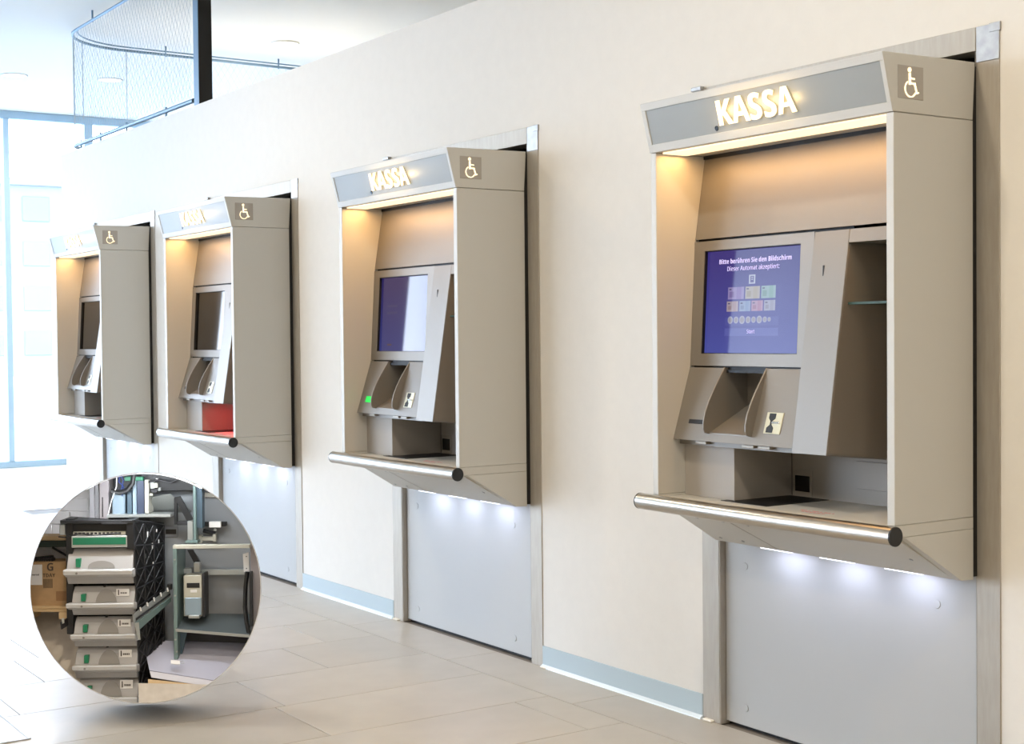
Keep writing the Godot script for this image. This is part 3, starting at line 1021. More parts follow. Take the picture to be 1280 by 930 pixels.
func added_drum():
	for q in [["s_wall", 0.95, 0.94, 0.94, 0.8, 0.0], ["s_concrete", 0.82, 0.785, 0.74, 0.8, 0.0], ["s_wood", 0.74, 0.63, 0.47, 0.7, 0.0], ["s_card", 0.68, 0.55, 0.39, 0.8, 0.0], ["s_card_dark", 0.54, 0.40, 0.26, 0.7, 0.0], ["s_dark", 0.17, 0.17, 0.18, 0.5, 0.0], ["s_black", 0.085, 0.085, 0.09, 0.45, 0.0], ["s_white", 0.85, 0.84, 0.83, 0.5, 0.0], ["s_ink", 0.22, 0.17, 0.14, 0.7, 0.0], ["s_green_dark", 0.16, 0.22, 0.19, 0.6, 0.0], ["s_grey", 0.54, 0.55, 0.56, 0.5, 0.1], ["s_grey_light", 0.52, 0.53, 0.55, 0.5, 0.1], ["s_dark_grey", 0.33, 0.32, 0.33, 0.5, 0.1], ["s_pale", 0.62, 0.61, 0.62, 0.5, 0.0], ["s_pale_warm", 0.60, 0.57, 0.57, 0.5, 0.0], ["s_lavender", 0.70, 0.70, 0.76, 0.4, 0.1], ["s_lavender_light", 0.76, 0.76, 0.80, 0.4, 0.1], ["s_steel", 0.66, 0.67, 0.66, 0.35, 0.6], ["s_steel_green", 0.48, 0.56, 0.55, 0.35, 0.5], ["s_steel_dark", 0.40, 0.44, 0.46, 0.3, 0.5], ["s_blue_steel", 0.32, 0.39, 0.44, 0.4, 0.4], ["s_cream_metal", 0.74, 0.73, 0.68, 0.4, 0.3], ["s_blue_pale", 0.56, 0.63, 0.68, 0.35, 0.3], ["s_navy", 0.23, 0.26, 0.33, 0.4, 0.2], ["s_putty", 0.66, 0.64, 0.60, 0.5, 0.1], ["s_green", 0.08, 0.40, 0.28, 0.5, 0.0], ["s_green_bright", 0.10, 0.48, 0.34, 0.45, 0.0], ["s_blue", 0.12, 0.22, 0.50, 0.5, 0.0], ["s_silver", 0.66, 0.66, 0.64, 0.4, 0.3], ["s_lattice", 0.15, 0.15, 0.16, 0.4, 0.1], ["s_case", 0.63, 0.62, 0.615, 0.45, 0.0], ["s_case_light", 0.72, 0.715, 0.71, 0.42, 0.0], ["s_case_shade", 0.50, 0.485, 0.47, 0.5, 0.0]]:  # last entry: cassette grey darkened with the shade of its hollows
		mat(q[0], Color(q[1], q[2], q[3]), q[4], q[5])
	grain(M.s_concrete, noise_tex(0.03, 256, 31, [Color(0.86, 0.85, 0.84), Color(1, 1, 1)], 5), Vector3(3, 3, 3))
	grain(M.s_card, noise_tex(0.04, 256, 32, [Color(0.92, 0.91, 0.90), Color(1, 1, 1)], 4), Vector3(4, 4, 4))
	var z := Vector3(-sin(0.58974) * cos(-0.025404), -sin(-0.025404), cos(0.58974) * cos(-0.025404))
	var x := Vector3.UP.cross(z).normalized()
	SHOW = Transform3D(Basis(x, z.cross(x), z), Vector3(-1.4820, 0.4190, -1.4709))
	var t: Node3D
	var p: Node
	t = inset("inset_drum", "added round drum on the floor tiles carrying the inset view of an opened cash module", "added_drum", [0, -0.416, 0])
	var st := begin()
	disc(st, Vector3(0, 0.416, -0.006), Vector3(0, 0, 1), 0.4155, 0.008, 0.0, 64)
	put("back_plate", st, M.s_grey, t)
	st = begin()
	var rings := []
	for e in [[0.0, 0.4155], [0.30, 0.4155], [0.30, 0.4135], [0.0, 0.4135]]:
		var ring := []
		for k in 96: ring.append(centre(e[0]) + Vector3(cos(TAU * k / 96), sin(TAU * k / 96), 0) * e[1] * (1.0 - e[0] / TIP.z) + Vector3(0, 0.416, 0))
		rings.append(ring)
	for i in 3:
		for k in 96:
			var l := (k + 1) % 96
			var c: Vector3 = centre(0.15) + Vector3(0, 0.416, 0)
			var away: Vector3 = c if i == 0 else (Vector3(c.x, c.y, 0.0) if i == 1 else rings[2][k] + (rings[2][k] - c))
			face(st, [rings[i][k], rings[i][l], rings[i + 1][l], rings[i + 1][k]], away)
	put("shell", st, M.s_white, t)
	# flat light strip added inside the upper rim to brighten the contents
	var lit := glow("added_strip_glow", Color(0.97, 0.98, 1.0), 0.3)
	st = begin()
	var arc := PackedVector2Array()
	var rr := RIM * (1.0 - 0.265 / TIP.z)
	for k in 41: arc.append(Vector2.from_angle(deg_to_rad(60.0 + 1.5 * k)) * rr * 0.9985)
	for k in 41: arc.append(Vector2.from_angle(deg_to_rad(120.0 - 1.5 * k)) * (rr - 0.0022))
	prism(st, arc, centre(0.255) + Vector3(0, 0.416, 0), Vector3(1, 0, 0), Vector3(0, 1, 0), Vector3(0, 0, 1), 0.0, 0.02)
	put("added_strip", st, lit, t)
	for k in 7:
		var d := Vector3(cos(deg_to_rad(60.0 + 10.0 * k)), sin(deg_to_rad(60.0 + 10.0 * k)), 0)
		var at := centre(0.265) + d * (rr - 0.006) + Vector3(0, 0.416, 0)
		var l := AreaLight3D.new()
		l.name = "added_strip_lamp"
		l.area_size = Vector2(0.05, 0.018)
		l.light_color = Color(0.94, 0.97, 1.0)
		l.light_energy = ADDED_STRIP
		l.shadow_enabled = true
		l.look_at_from_position(at, at - d * 0.6 - Vector3(0, 0, 0.30), Vector3(0, 0, 1))
		t.add_child(l, true)
	t = inset("block_wall", "white painted block wall behind the cardboard box in the added inset drum", "wall", [-0.3011, -0.0814, 0.012])
	p = built("wall_core", [["box", -0.4332, -0.1749, -0.0929, 0.4323, 0.004, 0.012, 0.0015]], M.s_wall, t)
	built("brick", [["box", -0.4257, -0.3311, 0.3741, 0.4166, 0.012, 0.017, 0.001]], M.s_wall, p)
	built("brick", [["box", -0.3282, -0.1992, 0.3741, 0.4166, 0.012, 0.017, 0.001]], M.s_wall, p)
	built("brick", [["box", -0.1964, -0.1734, 0.3741, 0.4166, 0.012, 0.017, 0.001]], M.s_wall, p)
	built("brick", [["box", -0.4257, -0.3971, 0.3283, 0.3707, 0.012, 0.017, 0.001]], M.s_wall, p)
	built("brick", [["box", -0.3942, -0.2652, 0.3283, 0.3707, 0.012, 0.017, 0.001]], M.s_wall, p)
	built("brick", [["box", -0.2623, -0.1734, 0.3283, 0.3707, 0.012, 0.017, 0.001]], M.s_wall, p)
	built("brick", [["box", -0.4257, -0.3311, 0.2824, 0.3248, 0.012, 0.017, 0.001]], M.s_wall, p)
	built("brick", [["box", -0.3282, -0.1992, 0.2824, 0.3248, 0.012, 0.017, 0.001]], M.s_wall, p)
	built("brick", [["box", -0.1964, -0.1734, 0.2824, 0.3248, 0.012, 0.017, 0.001]], M.s_wall, p)
	built("brick", [["box", -0.4257, -0.3971, 0.2365, 0.2789, 0.012, 0.017, 0.001]], M.s_wall, p)
	built("brick", [["box", -0.3942, -0.2652, 0.2365, 0.2789, 0.012, 0.017, 0.001]], M.s_wall, p)
	built("brick", [["box", -0.2623, -0.1734, 0.2365, 0.2789, 0.012, 0.017, 0.001]], M.s_wall, p)
	built("brick", [["box", -0.4257, -0.3311, 0.1906, 0.2331, 0.012, 0.017, 0.001]], M.s_wall, p)
	built("brick", [["box", -0.3282, -0.1992, 0.1906, 0.2331, 0.012, 0.017, 0.001]], M.s_wall, p)
	built("brick", [["box", -0.1964, -0.1734, 0.1906, 0.2331, 0.012, 0.017, 0.001]], M.s_wall, p)
	built("brick", [["box", -0.4257, -0.3971, 0.1448, 0.1872, 0.012, 0.017, 0.001]], M.s_wall, p)
	built("brick", [["box", -0.3942, -0.2652, 0.1448, 0.1872, 0.012, 0.017, 0.001]], M.s_wall, p)
	built("brick", [["box", -0.2623, -0.1734, 0.1448, 0.1872, 0.012, 0.017, 0.001]], M.s_wall, p)
	built("brick", [["box", -0.4257, -0.3311, 0.0989, 0.1413, 0.012, 0.017, 0.001]], M.s_wall, p)
	built("brick", [["box", -0.3282, -0.1992, 0.0989, 0.1413, 0.012, 0.017, 0.001]], M.s_wall, p)
	built("brick", [["box", -0.1964, -0.1734, 0.0989, 0.1413, 0.012, 0.017, 0.001]], M.s_wall, p)
	built("brick", [["box", -0.4257, -0.3971, 0.053, 0.0955, 0.012, 0.017, 0.001]], M.s_wall, p)
	built("brick", [["box", -0.3942, -0.2652, 0.053, 0.0955, 0.012, 0.017, 0.001]], M.s_wall, p)
	built("brick", [["box", -0.2623, -0.1734, 0.053, 0.0955, 0.012, 0.017, 0.001]], M.s_wall, p)
	built("brick", [["box", -0.4257, -0.3311, 0.0071, 0.0496, 0.012, 0.017, 0.001]], M.s_wall, p)
	built("brick", [["box", -0.3282, -0.1992, 0.0071, 0.0496, 0.012, 0.017, 0.001]], M.s_wall, p)
	built("brick", [["box", -0.1964, -0.1734, 0.0071, 0.0496, 0.012, 0.017, 0.001]], M.s_wall, p)
	built("brick", [["box", -0.4257, -0.3971, -0.0387, 0.0037, 0.012, 0.017, 0.001]], M.s_wall, p)
	built("brick", [["box", -0.3942, -0.2652, -0.0387, 0.0037, 0.012, 0.017, 0.001]], M.s_wall, p)
	built("brick", [["box", -0.2623, -0.1734, -0.0387, 0.0037, 0.012, 0.017, 0.001]], M.s_wall, p)
	built("brick", [["box", -0.4257, -0.3311, -0.0846, -0.0422, 0.012, 0.017, 0.001]], M.s_wall, p)
	built("brick", [["box", -0.3282, -0.1992, -0.0846, -0.0422, 0.012, 0.017, 0.001]], M.s_wall, p)
	built("brick", [["box", -0.1964, -0.1734, -0.0846, -0.0422, 0.012, 0.017, 0.001]], M.s_wall, p)
	t = inset("workshop_floor", "dusty beige concrete floor sheet at the foot of the added inset drum", "floor sheet", [0.0455, -0.3985, 0.2])
	p = built("sheet", [["plate", [[-0.427, -0.0784, 0.03], [-0.224, -0.0784, 0.03], [-0.158, -0.373, 0.25], [-0.3523, -0.373, 0.25]], 0.01]], M.s_concrete, t)
	p = built("sheet", [["plate", [[-0.2208, -0.2346, 0.05], [0.0071, -0.2346, 0.05], [0.0199, -0.4081, 0.1], [-0.2058, -0.4081, 0.1]], 0.005], ["plate", [[0.0395, -0.2856, 0.262], [0.389, -0.2965, 0.262], [0.3953, -0.3842, 0.295], [0.0481, -0.3842, 0.295]], 0.006]], M.s_concrete, t)
	t = inset("pallet", "pale wooden pallet under the cardboard box in the added inset drum", "pallet", [-0.3186, -0.095, 0.1])
	p = built("deck_board", [["box", -0.3829, -0.2268, -0.0456, -0.0373, 0.04, 0.16, 0.0015]], M.s_wood, t)
	p = built("deck_board", [["box", -0.3812, -0.2252, -0.0559, -0.0462, 0.05, 0.165, 0.0015]], M.s_wood, t)
	p = built("block", [["box", -0.2599, -0.2293, -0.0801, -0.0551, 0.06, 0.17, 0.0015]], M.s_wood, t)
	p = built("block", [["box", -0.3852, -0.3571, -0.0831, -0.0634, 0.06, 0.12, 0.0015]], M.s_wood, t)
	t = inset("cardboard_box", "brown cardboard box with a white sheet and printed letters standing on the pallet", "box", [-0.3219, -0.0486, 0.09])
	p = built("carton", [["box", -0.3897, -0.2414, -0.0405, 0.1162, 0.05, 0.14, 0.003]], M.s_card, t)
	p = built("tape_flap", [["box", -0.2774, -0.241, -0.0207, 0.0128, 0.139, 0.1412, 0.0003]], M.s_card_dark, t)
	p = built("packing", [["plate", [[-0.3694, 0.1251, 0.1], [-0.3074, 0.1307, 0.1], [-0.3017, 0.1109, 0.1], [-0.3638, 0.1081, 0.1]], 0.03], ["box", -0.3594, -0.3538, 0.1093, 0.1261, 0.1, 0.13, 0.0005], ["box", -0.3505, -0.3448, 0.1093, 0.1261, 0.1, 0.13, 0.0005], ["box", -0.3415, -0.3359, 0.1093, 0.1261, 0.1, 0.13, 0.0005], ["box", -0.3325, -0.3269, 0.1093, 0.1261, 0.1, 0.13, 0.0005], ["box", -0.3235, -0.3179, 0.1093, 0.1261, 0.1, 0.13, 0.0005], ["box", -0.3146, -0.309, 0.1093, 0.1261, 0.1, 0.13, 0.0005], ["box", -0.3056, -0.3, 0.1093, 0.1261, 0.1, 0.13, 0.0005], ["box", -0.2966, -0.291, 0.1093, 0.1261, 0.1, 0.13, 0.0005]], M.s_dark, t)
	p = built("paper_sheet", [["box", -0.3892, -0.3248, 0.0353, 0.1066, 0.14, 0.1415, 0.0003]], M.s_white, t)
	words("print", "G", [-0.2972, 0.0981, 0.1405], 0.0265, M.s_ink, t)
	words("print", "TDAY", [-0.3014, 0.0687, 0.1405], 0.0125, M.s_ink, t)
	words("print", "nerval", [-0.3484, 0.0717, 0.142], 0.006, M.s_ink, t)
	p = built("printed_block", [["box", -0.3209, -0.3178, 0.024, 0.0561, 0.14, 0.1407, 0.0002], ["box", -0.3153, -0.3122, 0.024, 0.0561, 0.14, 0.1407, 0.0002], ["box", -0.3097, -0.3066, 0.024, 0.0561, 0.14, 0.1407, 0.0002], ["box", -0.3041, -0.301, 0.024, 0.0561, 0.14, 0.1407, 0.0002], ["box", -0.2985, -0.2954, 0.024, 0.0561, 0.14, 0.1407, 0.0002], ["box", -0.2929, -0.2898, 0.024, 0.0561, 0.14, 0.1407, 0.0002]], M.s_ink, t)
	t = inset("rack_shelf", "wooden shelf board on a dark green beam above the cardboard box", "shelf", [-0.3109, 0.1621, 0.08])
	p = built("board", [["box", -0.3717, -0.231, 0.1869, 0.2024, 0.03, 0.11, 0.0015]], M.s_wood, t)
	p = built("beam", [["box", -0.3751, -0.234, 0.1631, 0.1843, 0.04, 0.1, 0.0015]], M.s_green_dark, t)
	p = built("brace", [["tube", [[-0.3081, 0.1593, 0.08], [-0.2373, 0.1168, 0.08]], 0.004]], M.s_dark, t)
	t = inset("machine_cabinet", "open grey steel machine cabinet with a pale floor in the added inset drum", "cabinet", [0.2357, -0.3051, 0.12])
	p = built("back_panel", [["box", 0.0171, 0.4439, -0.2344, 0.4473, 0.012, 0.022, 0.001]], M.s_grey, t)
	p = built("side_post", [["box", -0.1721, -0.1551, 0.2029, 0.4234, 0.02, 0.09, 0.0015]], M.s_pale, t)
	p = built("side_post", [["box", -0.158, -0.1425, 0.2012, 0.4223, 0.02, 0.075, 0.0015]], M.s_pale, t)
	p = built("side_post", [["box", -0.1353, -0.1028, 0.2035, 0.4237, 0.02, 0.095, 0.0015]], M.s_pale_warm, t)
	built("slot", [["box", -0.1267, -0.1225, 0.2656, 0.3362, 0.094, 0.0955, 0.0002]], M.s_black, p)
	p = built("floor_tray", [["plate", [[0.0014, -0.1776, 0.05], [0.4344, -0.1947, 0.05], [0.4672, -0.3123, 0.24], [0.0722, -0.2464, 0.24]], 0.006]], M.s_lavender, t)
	p = built("step_lip", [["plate", [[0.0727, -0.2488, 0.242], [0.4675, -0.3146, 0.242], [0.4689, -0.3347, 0.25], [0.0802, -0.269, 0.25]], 0.006]], M.s_lavender_light, t)
	p = built("rear_skirt", [["plate", [[0.1207, -0.1424, 0.024], [0.4442, -0.1539, 0.024], [0.4503, -0.2412, 0.06], [0.1489, -0.227, 0.06]], 0.003]], M.s_dark_grey, t)
	p = built("right_wall", [["box", 0.4019, 0.4566, -0.1627, 0.2439, 0.022, 0.13, 0.0015]], M.s_pale_warm, t)
	p = built("steel_plate", [["plate", [[0.0191, 0.2762, 0.03], [0.0537, 0.3338, 0.1], [0.1158, 0.3451, 0.1], [0.1735, 0.2762, 0.03]], 0.003]], M.s_steel, t)
	p = built("back_plate", [["box", 0.0672, 0.1244, 0.1845, 0.2245, 0.022, 0.028, 0.0015]], M.s_grey_light, t)
	built("vent", [["box", 0.082, 0.1192, 0.1961, 0.2133, 0.028, 0.03, 0.0003]], M.s_black, p)
	p = built("ceiling_block", [["box", 0.0117, 0.3565, 0.3555, 0.4516, 0.022, 0.09, 0.0015]], M.s_black, t)
	p = built("bracket", [["box", 0.2122, 0.272, 0.328, 0.3451, 0.022, 0.05, 0.0015]], M.s_putty, t)
	t = inset("wood_strip", "raw wooden strip lying on the concrete before the cabinet step", "board", [0.1756, -0.2969, 0.26])
	p = built("strip", [["plate", [[0.0692, -0.2745, 0.25], [0.3047, -0.3032, 0.25], [0.2853, -0.3211, 0.262], [0.0723, -0.2937, 0.262]], 0.008]], M.s_wood, t)
	t = inset("key_tag", "small white plastic tag with a ring lying on the pale cabinet floor", "tag", [0.1553, -0.2286, 0.22])
	p = built("label_tag", [["plate", [[0.1406, -0.2158, 0.222], [0.1723, -0.2185, 0.222], [0.1746, -0.2289, 0.232], [0.1443, -0.2261, 0.232]], 0.004]], M.s_white, t)
	p = built("ring", [["tube", [[0.1746, -0.222, 0.232], [0.1856, -0.2165, 0.232], [0.1897, -0.2247, 0.232], [0.1773, -0.2275, 0.232]], 0.0012]], M.s_steel, t)
	t = inset("steel_shelf", "galvanised steel shelf unit with a top rail inside the machine cabinet", "shelf unit", [0.2512, -0.236, 0.1])
	p = built("upright", [["box", 0.137, 0.1509, -0.2268, 0.1606, 0.03, 0.16, 0.0015]], M.s_steel_green, t)
	p = built("inner_plate", [["box", 0.1267, 0.1495, -0.0922, 0.1414, 0.03, 0.05, 0.0015]], M.s_blue_steel, t)
	p = built("top_rail", [["box", 0.137, 0.406, 0.1584, 0.1718, 0.135, 0.16, 0.0015]], M.s_cream_metal, t)
	p = built("shelf_plate", [["plate", [[0.1449, -0.087, 0.03], [0.3909, -0.0927, 0.03], [0.4013, -0.1423, 0.165], [0.1451, -0.1186, 0.165]], 0.004]], M.s_steel_dark, t)
	p = built("shelf_edge", [["plate", [[0.1456, -0.1182, 0.167], [0.4017, -0.1419, 0.167], [0.4017, -0.1516, 0.167], [0.1456, -0.128, 0.167]], 0.003]], M.s_steel, t)
	p = built("back_bar", [["box", 0.1307, 0.1791, 0.0567, 0.0766, 0.035, 0.055, 0.0015]], M.s_steel, t)
	p = built("back_bar", [["box", 0.2132, 0.3669, 0.051, 0.0709, 0.035, 0.055, 0.0015]], M.s_steel, t)
	p = built("gusset", [["plate", [[0.143, -0.1365, 0.12], [0.1739, -0.1393, 0.12], [0.1528, -0.232, 0.12], [0.143, -0.232, 0.12]], 0.01]], M.s_blue_steel, t)
	built("bolt", [["disc", [0.1442, -0.0037, 0.161], 0.003, 0.003]], M.s_steel, p)
	built("bolt", [["disc", [0.1442, -0.1569, 0.161], 0.003, 0.003]], M.s_steel, p)
	built("bolt", [["disc", [0.1484, -0.1987, 0.161], 0.003, 0.003]], M.s_steel, p)
	built("bolt", [["disc", [0.1442, 0.1218, 0.161], 0.003, 0.003]], M.s_steel, p)
	p = built("end_bracket", [["plate", [[0.3753, 0.1345, 0.13], [0.3949, 0.1401, 0.13], [0.3977, 0.0672, 0.13], [0.3781, 0.0728, 0.13]], 0.008]], M.s_white, t)
	built("bolt", [["disc", [0.3895, 0.1272, 0.1385], 0.002, 0.002]], M.s_dark, p)
	built("bolt", [["disc", [0.3895, 0.0852, 0.1385], 0.002, 0.002]], M.s_dark, p)
	t = inset("validator", "upright silver coin validator with a dark window standing on the steel shelf", "validator", [0.1919, -0.0893, 0.1])
	p = built("case", [["box", 0.1652, 0.2284, -0.0823, 0.0609, 0.06, 0.125, 0.0015]], M.s_cream_metal, t)
	p = built("window", [["box", 0.1768, 0.2217, 0.0176, 0.0345, 0.125, 0.1265, 0.0003]], M.s_black, t)
	p = built("plate", [["box", 0.1893, 0.2118, 0.0007, 0.0106, 0.125, 0.1262, 0.0003]], M.s_white, t)
	p = built("lower_cover", [["box", 0.1694, 0.2283, -0.0784, -0.0167, 0.125, 0.131, 0.002]], M.s_blue_pale, t)
	p = built("flank", [["box", 0.2279, 0.2371, -0.0859, 0.0658, 0.05, 0.12, 0.0015]], M.s_dark, t)
	p = built("foot", [["box", 0.1852, 0.2243, -0.0872, -0.0761, 0.12, 0.145, 0.0015]], M.s_steel, t)
	t = inset("pivot_arm", "black angled arm ending in a silver block above the coin validator", "arm", [0.1954, 0.0672, 0.09])
	p = built("arm", [["plate", [[0.1691, 0.1451, 0.08], [0.1875, 0.1451, 0.08], [0.2144, 0.0998, 0.08], [0.1932, 0.0984, 0.08]], 0.012]], M.s_black, t)
	p = built("block", [["box", 0.1962, 0.2173, 0.0686, 0.1025, 0.075, 0.1, 0.0015]], M.s_steel, t)
	t = inset("guide_post", "vertical steel guide post with black lever and clamps hanging in the cabinet", "guide", [0.2089, 0.1674, 0.1])
	p = built("post", [["box", 0.1995, 0.2093, 0.1692, 0.3857, 0.08, 0.115, 0.0015]], M.s_steel_green, t)
	p = built("channel", [["box", 0.2075, 0.2286, 0.2238, 0.3789, 0.06, 0.1, 0.0015]], M.s_blue_steel, t)
	p = built("lever", [["plate", [[0.1264, 0.3325, 0.085], [0.1462, 0.3353, 0.085], [0.1914, 0.2533, 0.085], [0.1716, 0.2448, 0.085]], 0.012], ["box", 0.1249, 0.1363, 0.2363, 0.3325, 0.07, 0.085, 0.0015]], M.s_black, t)
	p = built("clamp", [["box", 0.1761, 0.1967, 0.1821, 0.2497, 0.08, 0.105, 0.0015]], M.s_steel, t)
	p = built("clamp", [["box", 0.1711, 0.2161, 0.1726, 0.1824, 0.08, 0.12, 0.0015]], M.s_steel_green, t)
	p = built("clamp", [["box", 0.136, 0.1756, 0.234, 0.2481, 0.07, 0.09, 0.0015]], M.s_dark, t)
	p = built("cross_bar", [["box", 0.2189, 0.3015, 0.2246, 0.2402, 0.03, 0.055, 0.0015]], M.s_black, t)
	p = built("bracket", [["box", 0.2444, 0.287, 0.2217, 0.243, 0.055, 0.068, 0.0015]], M.s_white, t)
	p = built("bracket", [["box", 0.2058, 0.2669, 0.1739, 0.1881, 0.04, 0.06, 0.0015]], M.s_cream_metal, t)
	p = built("bracket", [["box", 0.2062, 0.2176, 0.1656, 0.1941, 0.04, 0.062, 0.0015]], M.s_cream_metal, t)
	p = built("bracket", [["box", 0.256, 0.2673, 0.1713, 0.1969, 0.04, 0.062, 0.0015]], M.s_cream_metal, t)
	p = built("bolt", [["disc", [0.2647, 0.2133, 0.056], 0.005, 0.004]], M.s_steel, t)
	p = built("tie", [["tube", [[0.2207, 0.2098, 0.05], [0.2634, 0.1984, 0.05]], 0.007]], M.s_black, t)
	t = inset("cable", "black ribbed cable bundle running down the right cabinet edge", "cable", [0.393, -0.145, 0.15])
	p = built("sheath", [["tube", [[0.3925, 0.0742, 0.14], [0.3855, 0.0211, 0.14], [0.3837, -0.0481, 0.145], [0.3902, -0.1031, 0.15], [0.4014, -0.159, 0.15]], 0.0075]], M.s_black, t)
	p = built("strap", [["box", 0.4, 0.4097, -0.1171, 0.0756, 0.12, 0.15, 0.0015]], M.s_dark, t)
	t = inset("dispenser_head", "dispenser mechanism with blue grey blocks and hoses above the cassette rack", "mechanism", [-0.0309, 0.2661, 0.1])
	p = built("back_plate", [["box", -0.1228, 0.0315, 0.2594, 0.448, 0.022, 0.034, 0.0015]], M.s_black, t)
	p = built("motor", [["box", -0.0901, -0.045, 0.2717, 0.3479, 0.04, 0.1, 0.004]], M.s_blue_pale, t)
	p = built("motor", [["box", -0.0366, -0.0196, 0.2717, 0.3592, 0.04, 0.1, 0.0015]], M.s_blue_steel, t)
	p = built("column", [["box", -0.0155, -0.0014, 0.2751, 0.3962, 0.05, 0.105, 0.0015]], M.s_blue_pale, t)
	p = built("column", [["box", 0.0013, 0.0267, 0.2756, 0.3994, 0.05, 0.11, 0.0015]], M.s_navy, t)
	p = built("column", [["box", 0.0293, 0.0434, 0.2789, 0.397, 0.05, 0.115, 0.0015]], M.s_cream_metal, t)
	p = built("terminal", [["box", -0.0396, 0.025, 0.3946, 0.4086, 0.1, 0.12, 0.0015]], M.s_green, t)
	p = built("base_plate", [["box", -0.1014, 0.1229, 0.2663, 0.2775, 0.04, 0.13, 0.0015]], M.s_steel, t)
	p = built("hose", [["tube", [[-0.0846, 0.3608, 0.12], [-0.0537, 0.3552, 0.12], [-0.0284, 0.3636, 0.12], [-0.0115, 0.3861, 0.12], [-0.0059, 0.4255, 0.12]], 0.0085]], M.s_black, t)
	p = built("wire", [["tube", [[-0.0636, 0.437, 0.125], [-0.0664, 0.3753, 0.125], [-0.086, 0.3191, 0.125], [-0.0986, 0.2686, 0.125]], 0.0018]], M.s_white, t)
	p = built("wire", [["tube", [[-0.055, 0.4251, 0.115], [-0.0607, 0.3914, 0.115], [-0.0438, 0.3745, 0.115], [-0.0521, 0.3399, 0.105]], 0.002]], M.s_blue, t)
	p = built("wire", [["tube", [[-0.0607, 0.4251, 0.115], [-0.0438, 0.397, 0.115], [-0.053, 0.363, 0.112]], 0.002]], M.s_blue, t)
	p = built("connector", [["box", 0.0465, 0.0606, 0.3652, 0.3934, 0.09, 0.105, 0.001]], M.s_steel, t)
	p = built("connector", [["box", 0.0606, 0.0719, 0.3681, 0.385, 0.09, 0.105, 0.001]], M.s_cream_metal, t)
	p = built("connector", [["box", 0.0493, 0.0719, 0.3511, 0.3624, 0.09, 0.105, 0.001]], M.s_dark, t)
	p = built("connector", [["box", 0.0662, 0.0747, 0.3934, 0.4019, 0.09, 0.105, 0.001]], M.s_steel, t)
	p = built("connector", [["box", 0.0747, 0.0831, 0.3568, 0.3681, 0.09, 0.105, 0.001]], M.s_steel, t)
	p = built("connector", [["box", 0.0437, 0.055, 0.3399, 0.3483, 0.09, 0.105, 0.001]], M.s_cream_metal, t)
	p = built("lead", [["tube", [[0.0393, 0.3882, 0.11], [0.0787, 0.3966, 0.11], [0.121, 0.3882, 0.11], [0.1519, 0.4022, 0.11]], 0.004]], M.s_dark, t)
	t = inset("cassette_rack", "black cash cassette rack with lattice side and green plate on top", "rack", [-0.107, -0.3936, 0.15])
	p = built("core", [["box", -0.2022, -0.0035, -0.4183, 0.2086, 0.06, 0.14, 0.0015]], M.s_black, t)
	p = built("top_plate", [["plate", [[-0.239, 0.2634, 0.21], [-0.234, 0.2661, 0.1], [0.0835, 0.2365, 0.06], [0.0149, 0.2634, 0.21]], 0.004]], M.s_dark, t)
	p = built("top_rail", [["box", -0.2374, 0.0107, 0.2556, 0.2667, 0.2, 0.215, 0.0015]], M.s_black, t)
	p = built("inner_rail", [["box", -0.0936, -0.0054, 0.253, 0.2599, 0.215, 0.2165, 0.0003]], M.s_dark, t)
	p = built("drawer_front", [["box", -0.2009, -0.0125, 0.2253, 0.253, 0.15, 0.19, 0.0015]], M.s_black, t)
	p = built("board_strip", [["box", -0.1979, -0.0153, 0.214, 0.2264, 0.17, 0.2, 0.0015]], M.s_cream_metal, t)
	built("contact", [["box", -0.1919, -0.1836, 0.2169, 0.2238, 0.2, 0.2015, 0.0003], ["box", -0.178, -0.1698, 0.2169, 0.2238, 0.2, 0.2015, 0.0003], ["box", -0.1642, -0.1559, 0.2169, 0.2238, 0.2, 0.2015, 0.0003], ["box", -0.1504, -0.1421, 0.2169, 0.2238, 0.2, 0.2015, 0.0003], ["box", -0.1366, -0.1283, 0.2169, 0.2238, 0.2, 0.2015, 0.0003], ["box", -0.1228, -0.1145, 0.2169, 0.2238, 0.2, 0.2015, 0.0003], ["box", -0.1089, -0.1006, 0.2169, 0.2238, 0.2, 0.2015, 0.0003], ["box", -0.0951, -0.0868, 0.2169, 0.2238, 0.2, 0.2015, 0.0003], ["box", -0.0813, -0.073, 0.2169, 0.2238, 0.2, 0.2015, 0.0003], ["box", -0.0675, -0.0592, 0.2169, 0.2238, 0.2, 0.2015, 0.0003], ["box", -0.0536, -0.0454, 0.2169, 0.2238, 0.2, 0.2015, 0.0003], ["box", -0.0398, -0.0315, 0.2169, 0.2238, 0.2, 0.2015, 0.0003]], M.s_dark, p)
	p = built("post", [["box", -0.2227, -0.1992, -0.1275, 0.2706, 0.13, 0.2, 0.0015]], M.s_black, t)
	p = built("post", [["box", -0.0107, 0.0155, 0.167, 0.2664, 0.14, 0.212, 0.0015]], M.s_black, t)
	p = built("post", [["box", -0.2141, -0.2002, 0.0053, 0.1668, 0.12, 0.165, 0.0015]], M.s_white, t)
	p = built("name_plate", [["box", -0.1991, -0.0075, 0.1728, 0.2128, 0.2, 0.214, 0.0015]], M.s_silver, t)
	built("green_plate", [["box", -0.1945, -0.0112, 0.1826, 0.2074, 0.214, 0.2155, 0.0004]], M.s_green, p, "dark green front plate")
	p = built("bracket", [["box", -0.2449, -0.2255, 0.2153, 0.2513, 0.17, 0.2, 0.0015]], M.s_steel, t)
	p = built("cable", [["tube", [[-0.2476, 0.2098, 0.2], [-0.2255, 0.207, 0.2], [-0.1742, 0.2214, 0.205], [-0.119, 0.2131, 0.205], [-0.0361, 0.2214, 0.205]], 0.0022]], M.s_black, t)
